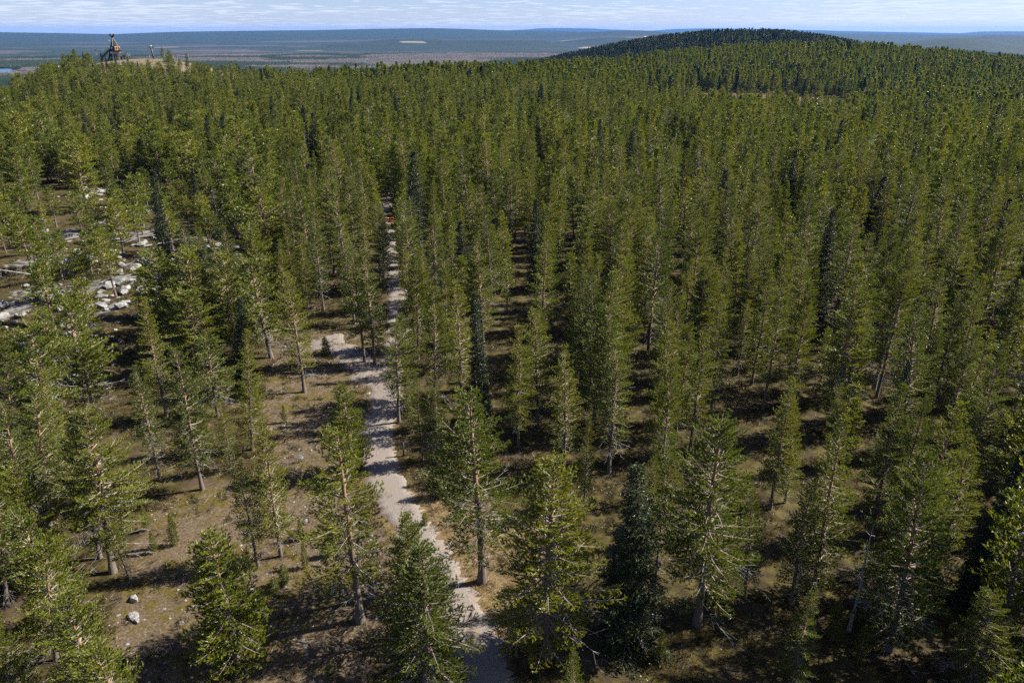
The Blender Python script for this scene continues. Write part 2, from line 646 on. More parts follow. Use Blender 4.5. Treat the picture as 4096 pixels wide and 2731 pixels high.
def sticks(g, A, B, ra, rb, m=0):
    """Three-sided tapered twigs from A to B, all at once."""
    A = np.asarray(A, float); B = np.asarray(B, float)
    n = len(A)
    if not n:
        return
    ra = np.broadcast_to(ra, (n,)); rb = np.broadcast_to(rb, (n,))
    d = unit(B - A)
    ref = np.where(np.abs(d[:, 2:3]) < 0.9, np.array([[0, 0, 1.0]]), np.array([[1.0, 0, 0]]))
    a = unit(np.cross(d, ref)); b = np.cross(d, a)
    V = np.zeros((n, 6, 3))
    for i in range(3):
        th = 2 * math.pi * i / 3
        o = math.cos(th) * a + math.sin(th) * b
        V[:, i] = A + o * ra[:, None]
        V[:, 3 + i] = B + o * rb[:, None]
    F = np.array([[0, 1, 4], [0, 4, 3], [1, 2, 5], [1, 5, 4], [2, 0, 3], [2, 3, 5]])
    g.add(V.reshape(-1, 3), (F[None] + 6 * np.arange(n)[:, None, None]).reshape(-1, 3), m)


def trunk_geo(g, H, r0, r, sides=8, wob=0.06, m=0, segs=10):
    z = np.linspace(-0.25, H, segs + 1)
    ph = r.uniform(0, 6.28, 2)
    amp = wob * H / 14
    ox = amp * np.sin(z / H * 5 + ph[0]) * np.clip(z / H, 0, 1) ** 0.7 * 2
    oy = amp * np.sin(z / H * 4 + ph[1]) * np.clip(z / H, 0, 1) ** 0.7 * 2
    rad = r0 * (1 - np.clip(z / H, 0, 1)) ** 0.75 * 0.94 + 0.012
    rad[0] *= 1.5; rad[1] *= 1.03
    pts = np.stack([ox, oy, z], 1)
    g.tube(pts, rad, sides, m)
    return lambda q: np.array([np.interp(q, z, ox), np.interp(q, z, oy), q])


def conifer(seed, H, r0, cb, Rm, kind='pine', gap=0.34, twig_gap=0.2, step=0.13, blade=0.13, width=0.02, k=6, hole=0.12, round_top=0.0, dead=20, lod=0, skew=0.0, fork=False):
    """Returns (trunk Geo, branches Geo, crown Geo). lod>0 spreads fewer, larger shoots."""
    r = np.random.default_rng(seed)
    gt, gb, gc = Geo(), Geo(), Geo()
    axis = trunk_geo(gt, H, r0, r, 8 if lod == 0 else 5, 0.05 if kind == 'pine' else 0.02, 0, 10 if lod == 0 else 5)
    z = cb * H
    TA, TD, TL = [], [], []
    BA, BB, BR = [], [], []
    tipsP, tipsD = [], []
    while z < H - 0.15:
        u = (z - cb * H) / (H - cb * H)
        if kind == 'pine':
            prof = Rm * ((1 - u) ** (0.72 - 0.34 * round_top)) * (0.5 + 0.5 * min(1, u * 3.2 + 0.1)) + 0.12
            pit = -10 + 62 * u ** 1.4
            nb = r.integers(3, 7)
        else:
            prof = Rm * (1 - u) ** 0.9 + 0.10
            pit = -28 + 60 * u ** 2.0
            nb = r.integers(5, 8)
        a0 = r.uniform(0, 6.28)
        for i in range(nb):
            if r.random() < hole:
                continue
            az = a0 + 6.28 * i / nb + r.normal(0, 0.3)
            L = prof * r.uniform(0.6, 1.22) * (1 + skew * math.cos(az))
            if L < 0.12:
                L = 0.12
            p0 = axis(z + r.normal(0, 0.06))
            pt = R(pit + r.normal(0, 9))
            h = np.array([math.cos(az), math.sin(az), 0.0])
            s = np.linspace(0, 1, 5)
            curve = (0.16 if kind == 'pine' else 0.22) * L
            bend = r.normal(0, 0.10) * L
            lat = np.array([-h[1], h[0], 0.0])
            pts = p0[None] + np.outer(s * L * math.cos(pt), h) + np.outer(s * L * math.sin(pt) + curve * s ** 2.2, [0, 0, 1.0]) + np.outer(bend * s ** 2, lat)
            rb = 0.010 + 0.016 * L * (1.25 if kind == 'pine' else 0.7)
            BA.append(pts[:-1]); BB.append(pts[1:]); BR.append(np.stack([rb * (1 - 0.8 * s[:-1]), rb * (1 - 0.8 * s[1:])], 1))
            nt = max(2, int(L / twig_gap))
            st = np.linspace(0.22 if kind == 'pine' else 0.12, 0.98, nt) + r.normal(0, 0.02, nt)
            st = np.clip(st, 0, 1)
            pos = np.stack([np.interp(st, s, pts[:, c]) for c in range(3)], 1)
            tan = unit(np.stack([np.gradient(pts[:, c]) for c in range(3)], 1))
            tn = unit(np.stack([np.interp(st, s, tan[:, c]) for c in range(3)], 1))
            for sd in (-1, 1):
                ang = R(1) * r.uniform(32, 62, nt) * sd
                ca, sa = np.cos(ang)[:, None], np.sin(ang)[:, None]
                side = unit(np.cross(tn, [0, 0, 1.0]))
                up = r.uniform(0.05, 0.45, nt) if kind == 'pine' else r.uniform(-0.45, 0.05, nt)
                d = unit(tn * ca + side * sa + np.outer(up, [0, 0, 1.0]))
                tl = np.clip((1.02 - st) * 0.5 * L + 0.14, 0.14, 0.75) * r.uniform(0.6, 1.2, nt)
                TA.append(pos); TD.append(d); TL.append(tl)
            tipsP.append(pts[-1]); tipsD.append(tan[-1])
        z += gap * r.uniform(0.7, 1.3) * (1.15 - 0.45 * u)
    TA = np.vstack(TA); TD = np.vstack(TD); TL = np.concatenate(TL)
    BA = np.vstack(BA); BB = np.vstack(BB); BR = np.vstack(BR)
    sticks(gb, BA, BB, BR[:, 0], BR[:, 1], 0)
    if lod == 0:
        sticks(gb, TA, TA + TD * TL[:, None], 0.006, 0.003, 0)
    # shoots along the twigs
    cnt = np.maximum(1, np.round(TL / step * 0.8)).astype(int)
    rep = np.repeat(np.arange(len(TA)), cnt)
    f = r.uniform(0.25, 1.02, len(rep))
    P = TA[rep] + TD[rep] * (TL[rep] * f)[:, None]
    lift = np.array([0, 0, 0.75 if kind == 'pine' else -0.35])
    D = unit(TD[rep] * 0.8 + lift * r.uniform(0.3, 1.0, (len(rep), 1)) + r.normal(0, 0.22, (len(rep), 3)))
    P = np.vstack([P, np.array(tipsP)]); D = np.vstack([D, unit(np.array(tipsD) + lift * 0.5)])
    blades(gc, P, D, np.full(len(P), blade), np.full(len(P), width), k, r, 0)
    # leader
    ld = np.linspace(max(H - 0.6, 0), H, 8)
    LP = np.array([axis(q) for q in ld])
    blades(gc, LP, np.tile([[0, 0, 1.0]], (8, 1)), np.full(8, blade), np.full(8, width), k, r, 0)
    # dead lower branches
    A, B = [], []
    for i in range(dead):
        zq = r.uniform(0.12 * H, min(0.75, cb + 0.3) * H)
        az = r.uniform(0, 6.28); L = r.uniform(0.25, 1.0) * Rm * 0.95
        p0 = axis(zq)
        h = np.array([math.cos(az), math.sin(az), r.uniform(-0.55, 0.1)])
        pts = [p0]
        for q in range(3):
            h = h + r.normal(0, 0.16, 3); h[2] -= 0.04
            pts.append(pts[-1] + unit(h) * L / 3)
            for w in range(3 if lod == 0 else 1):
                A.append(pts[-1]); B.append(pts[-1] + unit(h + r.normal(0, 0.6, 3)) * L * r.uniform(0.12, 0.4))
        A += pts[:-1]; B += pts[1:]
    if A:
        sticks(gb, np.array(A), np.array(B), 0.009, 0.004, 1)
    return gt, gb, gc


def snag(seed, H, r0, nbr=34, Rm=1.0):
    r = np.random.default_rng(seed)
    gt, gb = Geo(), Geo()
    axis = trunk_geo(gt, H, r0, r, 7, 0.08, 0, 10)
    A, B, ra = [], [], []
    for i in range(nbr):
        zq = r.uniform(0.25, 0.98) * H
        az = r.uniform(0, 6.28); L = Rm * (1.2 - zq / H) * r.uniform(0.4, 1.3) + 0.25
        h = np.array([math.cos(az), math.sin(az), r.uniform(-0.3, 0.35)])
        p = axis(zq); w = 0.03
        for q in range(4):
            h = h + r.normal(0, 0.2, 3)
            p2 = p + unit(h) * L / 4
            A.append(p); B.append(p2); ra.append(w * (1 - q / 5))
            if q > 0:
                for _ in range(2):
                    A.append(p2); B.append(p2 + unit(h + r.normal(0, 0.7, 3)) * L * r.uniform(0.1, 0.35)); ra.append(0.012)
            p = p2
    ra = np.array(ra)
    sticks(gb, np.array(A), np.array(B), ra, ra * 0.7, 0)
    return gt, gb


def birch(seed, H, r0, Rm, n_br=60, tw=9):
    r = np.random.default_rng(seed)
    gt, gb = Geo(), Geo()
    axis = trunk_geo(gt, H, r0, r, 6, 0.12, 0, 8)
    A, B, ra, rb = [], [], [], []
    for i in range(n_br):
        q = r.uniform(0.28, 0.99)
        az = r.uniform(0, 6.28)
        L = Rm * (1.1 - q) ** 0.6 * r.uniform(0.5, 1.2) + 0.2
        h = np.array([math.cos(az), math.sin(az), r.uniform(0.5, 1.2)])
        p = axis(q * H)
        for s in range(3):
            h = h + r.normal(0, 0.15, 3)
            p2 = p + unit(h) * L / 3
            A.append(p); B.append(p2); ra.append(0.022 * (1 - s / 4)); rb.append(0.018 * (1 - s / 4))
            for _ in range(tw // 3):
                A.append(p2); B.append(p2 + unit(h + r.normal(0, 0.8, 3)) * r.uniform(0.3, 0.8)); ra.append(0.012); rb.append(0.006)
            p = p2
    sticks(gb, np.array(A), np.array(B), np.array(ra), np.array(rb), 0)
    return gt, gb


class Proto:
    """Meshes of one kind of tree, each placed tree shares them."""

    def __init__(self, name, H, parts):
        self.name, self.H, self.parts = name, H, parts


def proto_conifer(name, seed, H, **kw):
    sp = kw.get('kind', 'pine') == 'spruce'
    gt, gb, gc = conifer(seed, H, **kw)
    return Proto(name, H, [('trunk', gt.mesh('trunk', [M['spruce_bark' if sp else 'bark']], True)),
                           ('branches', gb.mesh('branches', [M['spruce_bark' if sp else 'twig'], M['dead']])),
                           ('crown', gc.mesh('crown', [M['spruce' if sp else 'pine']]))])


SLENDER = [proto_conifer('pine_tree', 100 + i, 14, r0=0.13, cb=[0.12, 0.2, 0.16, 0.08, 0.28, 0.18][i], Rm=[1.85, 1.7, 2.0, 1.95, 1.7, 1.95][i], hole=[0.1, 0.16, 0.12, 0.08, 0.22, 0.12][i],
                         round_top=[0, 0.2, 0.1, 0, 0.3, 0.5][i], dead=[24, 34, 20, 14, 44, 30][i], k=10, step=0.082, width=0.017, blade=0.105) for i in range(6)]
BROAD = [proto_conifer('pine_tree', 200 + i, 14, r0=0.19, cb=[0.22, 0.10, 0.28, 0.22][i], Rm=[2.75, 2.9, 2.6, 3.0][i], hole=[0.18, 0.08, 0.30, 0.15][i], round_top=[0.4, 0.4, 0.35, 0.7][i], dead=[46, 30, 56, 40][i], gap=0.34,
                       skew=[0.15, 0, -0.2, 0.1][i], k=10, step=0.080, width=0.017, blade=0.11) for i in range(4)]
BUSHY = [proto_conifer('pine_tree', 300 + i, 9, r0=0.12, cb=0.04, Rm=[1.9, 1.7][i], hole=0.02, round_top=[0.35, 0.1][i], dead=4, gap=0.25, step=0.085, k=10, width=0.020, blade=0.12) for i in range(2)]
CRAGGY = [proto_conifer('pine_tree', 350 + i, 9, r0=0.14, cb=[0.24, 0.32, 0.2][i], Rm=[2.3, 2.0, 2.1][i], hole=0.2, round_top=[1.0, 0.9, 0.7][i], dead=30, gap=0.30, k=8, step=0.11, width=0.024) for i in range(3)]
SPRUCE = [proto_conifer('spruce_tree', 400 + i, 14, kind='spruce', r0=0.15, cb=0.03, Rm=[2.0, 1.7, 1.4][i], hole=0.05, dead=6, gap=0.25, twig_gap=0.15, blade=0.13, width=0.026, step=0.12, k=8) for i in range(3)]


def proto_snag(seed, H, n, Rm):
    gt, gb = snag(seed, H, 0.14, n, Rm)
    return Proto('dead_tree', H, [('trunk', gt.mesh('trunk', [M['dead']], True)), ('branches', gb.mesh('branches', [M['dead']]))])


SNAG = [proto_snag(500, 11, 30, 1.2), proto_snag(501, 12, 60, 1.6)]


def proto_birch(seed, H, Rm):
    gt, gb = birch(seed, H, 0.11, Rm)
    return Proto('birch_tree', H, [('trunk', gt.mesh('trunk', [M['birch_bark']], True)), ('branches', gb.mesh('branches', [M['birch_twig']]))])


BIRCH = [proto_birch(600 + i, 10, [1.6, 1.2, 1.9][i]) for i in range(3)]


def joined(name, H, kind, seed, **kw):
    """A whole tree in one mesh, for the distant forest."""
    sp = kind == 'spruce'
    gt, gb, gc = conifer(seed, H, kind=kind, **kw)
    v, f, m = [], [], []
    n = 0
    for g, off in ((gt, 0), (gb, 1), (gc, 3)):
        a, b, c = g.arrays()
        v.append(a); f.append(b + n); m.append(c + off); n += len(a)
    mats = [M['spruce_bark' if sp else 'bark'], M['spruce_bark' if sp else 'twig'], M['dead'], M['spruce' if sp else 'pine']]
    return mesh_arrays(name, np.vstack(v), np.vstack(f), mats, np.concatenate(m))


MID = []
for i in range(6):
    MID.append(joined('mid_pine', 14, 'pine', 700 + i, r0=0.13, cb=[0.10, 0.18, 0.14, 0.06, 0.24, 0.16][i], Rm=[1.75, 1.65, 1.9, 1.85, 1.65, 1.85][i], hole=[0.1, 0.18, 0.12, 0.08, 0.22, 0.12][i],
                      round_top=[0, 0.2, 0.1, 0, 0.4, 0.6][i], dead=22, lod=1, gap=0.42, twig_gap=0.30, step=0.20, blade=0.24, width=0.048, k=6))
for i in range(2):
    MID.append(joined('mid_crag_pine', 9, 'pine', 720 + i, r0=0.13, cb=[0.3, 0.36][i], Rm=[2.0, 1.8][i], hole=0.2, round_top=[1.0, 0.7][i], dead=12, lod=1, gap=0.36, twig_gap=0.28, step=0.20, blade=0.24, width=0.048, k=6))
for i in range(2):
    MID.append(joined('mid_spruce', 14, 'spruce', 740 + i, r0=0.14, cb=0.04, Rm=[1.8, 1.5][i], hole=0.06, dead=4, lod=1, gap=0.36, twig_gap=0.26, step=0.22, blade=0.24, width=0.052, k=6))
for i in range(2):
    MID.append(joined('mid_broad_pine', 14, 'pine', 750 + i, r0=0.16, cb=[0.2, 0.28][i], Rm=[2.5, 2.2][i], hole=[0.16, 0.28][i], round_top=[0.7, 0.4][i], dead=30, lod=1, gap=0.40, twig_gap=0.30, step=0.20, blade=0.24, width=0.048, k=6, skew=0.2))
_gt, _gb = snag(757, 12, 0.12, 44, 1.3)
_g = Geo()
for q_ in (_gt, _gb):
    _a, _b, _c = q_.arrays()
    _g.add(_a, _b, 0)
MID.append(_g.mesh('mid_dead_tree', [M['dead']]))
FAR = []
for i in range(4):
    FAR.append(joined('far_pine', 14, 'pine', 760 + i, r0=0.13, cb=[0.15, 0.2, 0.25, 0.2][i], Rm=[1.9, 1.7, 2.0, 1.8][i], hole=0.1, round_top=[0, 0.3, 0.5, 0.1][i], dead=5, lod=2, gap=0.6, twig_gap=0.5, step=0.45, blade=0.5, width=0.12, k=5))
FAR.append(joined('far_spruce', 14, 'spruce', 780, r0=0.14, cb=0.04, Rm=1.6, hole=0.06, dead=2, lod=2, gap=0.6, twig_gap=0.5, step=0.45, blade=0.5, width=0.12, k=5))


# ------------------------------------------------------------------ the ground
def ground_material():
    m, t, out = nt_new('forest_floor')
    geo = N(t, 'ShaderNodeNewGeometry')
    P = geo.outputs['Position']

    def attr(nm):
        a = N(t, 'ShaderNodeAttribute')
        a.attribute_name = nm
        return a.outputs['Fac']
    nA = noise(t, P, 0.16, 5, 0.6)
    nB = noise(t, P, 0.9, 6, 0.65)
    nC = noise(t, P, 5.0, 8, 0.8)
    # lichen, moss and dry dwarf shrubs under the trees
    c = ramp(t, nB, [(0.30, (0.016, 0.012, 0.006)), (0.48, (0.036, 0.027, 0.009)), (0.60, (0.064, 0.052, 0.013)), (0.74, (0.095, 0.070, 0.034))])
    c = mix_rgb(t, sstep(t, nA, 0.52, 0.66), c, mix_rgb(t, nC, (0.040, 0.026, 0.014), (0.075, 0.054, 0.032)))
    # worn sandy ground with needles
    sand = ramp(t, nC, [(0.32, (0.030, 0.021, 0.012)), (0.5, (0.078, 0.056, 0.033)), (0.68, (0.165, 0.130, 0.092))])
    moss = ramp(t, nC, [(0.3, (0.022, 0.017, 0.005)), (0.55, (0.078, 0.060, 0.013)), (0.75, (0.14, 0.105, 0.03))])
    sand = mix_rgb(t, sstep(t, math_node(t, 'ADD', nB, math_node(t, 'MULTIPLY', nA, 0.6)), 0.78, 0.92), sand, moss)
    cm = math_node(t, 'ADD', attr('clear'), math_node(t, 'MULTIPLY', math_node(t, 'SUBTRACT', nB, 0.5), 0.9))
    c = mix_rgb(t, sstep(t, cm, 0.35, 0.75), c, sand)
    # straw grass along the path
    straw = ramp(t, nC, [(0.3, (0.05, 0.033, 0.014)), (0.55, (0.145, 0.10, 0.047)), (0.75, (0.25, 0.18, 0.10))])
    gm = math_node(t, 'ADD', attr('verge'), math_node(t, 'MULTIPLY', math_node(t, 'SUBTRACT', nB, 0.5), 0.9))
    c = mix_rgb(t, sstep(t, gm, 0.4, 0.8), c, straw)
    # dry grass of the summit and bog
    dry = ramp(t, nB, [(0.3, (0.075, 0.060, 0.034)), (0.7, (0.17, 0.135, 0.085))])
    c = mix_rgb(t, attr('summit'), c, dry)
    c = mix_rgb(t, attr('bog'), c, ramp(t, noise(t, P, 0.25, 4), [(0.35, (0.045, 0.028, 0.016)), (0.6, (0.12, 0.078, 0.043))]))
    # bare rock
    rock = ramp(t, nB, [(0.3, (0.07, 0.065, 0.058)), (0.7, (0.17, 0.163, 0.152))])
    rm = math_node(t, 'ADD', attr('rock'), math_node(t, 'MULTIPLY', math_node(t, 'SUBTRACT', nB, 0.5), 1.3))
    c = mix_rgb(t, sstep(t, rm, 0.80, 0.92), c, rock)
    # distant woods
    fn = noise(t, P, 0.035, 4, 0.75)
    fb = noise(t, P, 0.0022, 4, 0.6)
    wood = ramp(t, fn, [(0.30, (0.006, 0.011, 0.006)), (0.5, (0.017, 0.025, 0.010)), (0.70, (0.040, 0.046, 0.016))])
    wood = mix_rgb(t, sstep(t, fb, 0.42, 0.60), mix_rgb(t, 0.55, wood, (0.012, 0.020, 0.010)), wood)  # broad dark patches painted in place of cloud shadows on the plain
    wood = mix_rgb(t, attr('birch'), wood, ramp(t, fn, [(0.3, (0.035, 0.028, 0.027)), (0.7, (0.10, 0.082, 0.074))]))
    wood = mix_rgb(t, attr('field'), wood, (0.22, 0.175, 0.13))
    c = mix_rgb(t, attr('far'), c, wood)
    p = N(t, 'ShaderNodeBsdfPrincipled')
    p.inputs['Roughness'].default_value = 0.95
    p.inputs['Specular IOR Level'].default_value = 0.15
    link(t, c, p.inputs['Base Color'])
    bp = N(t, 'ShaderNodeBump')
    bp.inputs['Strength'].default_value = 0.7
    bp.inputs['Distance'].default_value = 0.10
    link(t, math_node(t, 'ADD', nC, math_node(t, 'MULTIPLY', nB, 1.5)), bp.inputs['Height'])
    link(t, bp.outputs[0], p.inputs['Normal'])
    link(t, p.outputs[0], out.inputs[0])
    return m


ang = np.concatenate([np.linspace(-62, 62, 360), np.linspace(62, 298, 42)[1:-1]])
rad = [0.0, 8, 14]
while rad[-1] < 36000:
    rad.append(rad[-1] + max(0.55, rad[-1] * 0.017))
rad = np.array(rad[1:])
AA, RR = np.meshgrid(R(1) * ang, rad, indexing='xy')
GX, GY = RR * np.sin(AA), RR * np.cos(AA)
GZ = height(GX, GY)
nr, na = GX.shape
gv = np.stack([GX, GY, GZ], -1).reshape(-1, 3)
ii, jj = np.meshgrid(np.arange(nr - 1), np.arange(na), indexing='ij')
j2 = (jj + 1) % na
quads = np.stack([ii * na + jj, ii * na + j2, (ii + 1) * na + j2, (ii + 1) * na + jj], -1).reshape(-1, 4)
cidx = len(gv)
gv = np.vstack([gv, [[0, 0, gz(0, 0)]]])
fan = np.stack([np.arange(na), np.full(na, cidx), (np.arange(na) + 1) % na], 1)
quads = quads[:, ::-1]
tri = np.vstack([quads[:, [0, 1, 2]], quads[:, [0, 2, 3]], fan[:, ::-1]])
g_me = mesh_arrays('ground', gv, tri, [ground_material()], None, True)
gd = np.hypot(gv[:, 0], gv[:, 1])
verge = np.exp(-(np.maximum(path_dist(gv[:, 0], gv[:, 1]) - 1.2, 0) / 1.6) ** 2) * (gd < 400)
east = poly_soft(CLEAR[2], gv[:, 0], gv[:, 1], 5.0) * 0.75
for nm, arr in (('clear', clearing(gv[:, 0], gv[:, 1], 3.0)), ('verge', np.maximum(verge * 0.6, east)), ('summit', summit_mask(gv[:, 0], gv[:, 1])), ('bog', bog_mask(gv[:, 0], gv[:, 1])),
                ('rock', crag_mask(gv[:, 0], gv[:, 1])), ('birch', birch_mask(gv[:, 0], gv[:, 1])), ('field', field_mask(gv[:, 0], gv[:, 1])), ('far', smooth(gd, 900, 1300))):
    a = g_me.attributes.new(nm, 'FLOAT', 'POINT')
    a.data.foreach_set('value', np.ascontiguousarray(arr, np.float32))
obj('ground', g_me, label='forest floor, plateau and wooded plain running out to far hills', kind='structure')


def path_material():
    m, t, out = nt_new('gravel')
    geo = N(t, 'ShaderNodeNewGeometry')
    P = geo.outputs['Position']
    a = noise(t, P, 0.5, 4, 0.6)
    b = noise(t, P, 9.0, 5, 0.75)
    c = ramp(t, b, [(0.30, (0.085, 0.071, 0.060)), (0.5, (0.155, 0.134, 0.117)), (0.70, (0.24, 0.212, 0.19))])
    c = mix_rgb(t, math_node(t, 'MULTIPLY', sstep(t, a, 0.5, 0.7), 0.5), c, (0.17, 0.12, 0.085))
    p = N(t, 'ShaderNodeBsdfPrincipled')
    p.inputs['Roughness'].default_value = 0.95
    p.inputs['Specular IOR Level'].default_value = 0.15
    link(t, c, p.inputs['Base Color'])
    bp = N(t, 'ShaderNodeBump')
    bp.inputs['Strength'].default_value = 0.5
    bp.inputs['Distance'].default_value = 0.03
    link(t, b, bp.inputs['Height'])
    link(t, bp.outputs[0], p.inputs['Normal'])
    link(t, p.outputs[0], out.inputs[0])
    return m


M['gravel'] = path_material()


def ribbon(name, pts, half, lift, mat, label, edge=-0.10, wob=0.55, kind='structure', taper=0.0):
    pts = np.asarray(pts, float)
    tg = unit(np.gradient(pts, axis=0))
    nrm = np.stack([tg[:, 1], -tg[:, 0]], 1)
    offs = np.array([-1.0, -0.92, -0.5, 0, 0.5, 0.92, 1.0])
    lifts = np.array([edge, lift * 0.6, lift, lift * 1.15, lift, lift * 0.6, edge])
    s = np.arange(len(pts)) * 0.61
    V = []
    for o, l in zip(offs, lifts):
        w = half * (1 - taper * smooth(np.hypot(pts[:, 0], pts[:, 1]), 85, 150)) + wob * (vnoise(s, s * 0 + (3.1 if o < 0 else 8.4), 77) - 0.5) * 2
        q = pts + nrm * (o * w)[:, None]
        V.append(np.column_stack([q, height(q[:, 0], q[:, 1]) + l]))
    V = np.stack(V, 1)
    n, k = V.shape[:2]
    i, j = np.meshgrid(np.arange(n - 1), np.arange(k - 1), indexing='ij')
    f = np.stack([i * k + j, i * k + j + 1, (i + 1) * k + j + 1, (i + 1) * k + j], -1).reshape(-1, 4)
    me = mesh_arrays(name, V.reshape(-1, 3), f, [mat], None, True)
    return obj(name, me, label=label, kind=kind)


ribbon('path', spline(PATH[::4], 10), PATH_HALF, 0.06, M['gravel'], 'gravel path winding through the pine forest to a barrier', taper=0.3)
ribbon('path', spline([ground(u, v)[:2] for u, v in ((1548, 1590), (1490, 1500), (1430, 1440), (1365, 1395), (1290, 1350))], 10), 1.9, 0.045, M['gravel'], 'pale gravel patch branching off the path across the brown clearing', wob=1.1)


# ------------------------------------------------------------------ placing trees
PLACED = []          # (x, y, h, species) of everything hand-placed, for spacing
THINGS = {'pine': [], 'spruce': []}


def place(proto, x, y, h, rz=None, lean=(0.0, 0.0), wide=1.0, label=None, group=None, cat='tree'):
    z = gz(x, y)
    e = empty(proto.name, (x, y, z), label, cat, group)
    e.rotation_euler = (lean[1], lean[0], rz if rz is not None else random.uniform(0, 6.28))
    s = h / proto.H
    e.scale = (s * wide, s * wide, s)
    for nm, me in proto.parts:
        o = bpy.data.objects.new(nm, me)
        COL.objects.link(o)
        o.parent = e
    return e


def px_tree(base, top):
    """World base, height and sideways lean of a tree whose foot and tip sit at these photo pixels."""
    x, y, z = ground(*base)
    d = ray(*top)
    t = y / d[1]
    tz = CAM_H + t * d[2]
    tx = t * d[0]
    h = tz - z
    return x, y, h, math.atan2(tx - x, h)


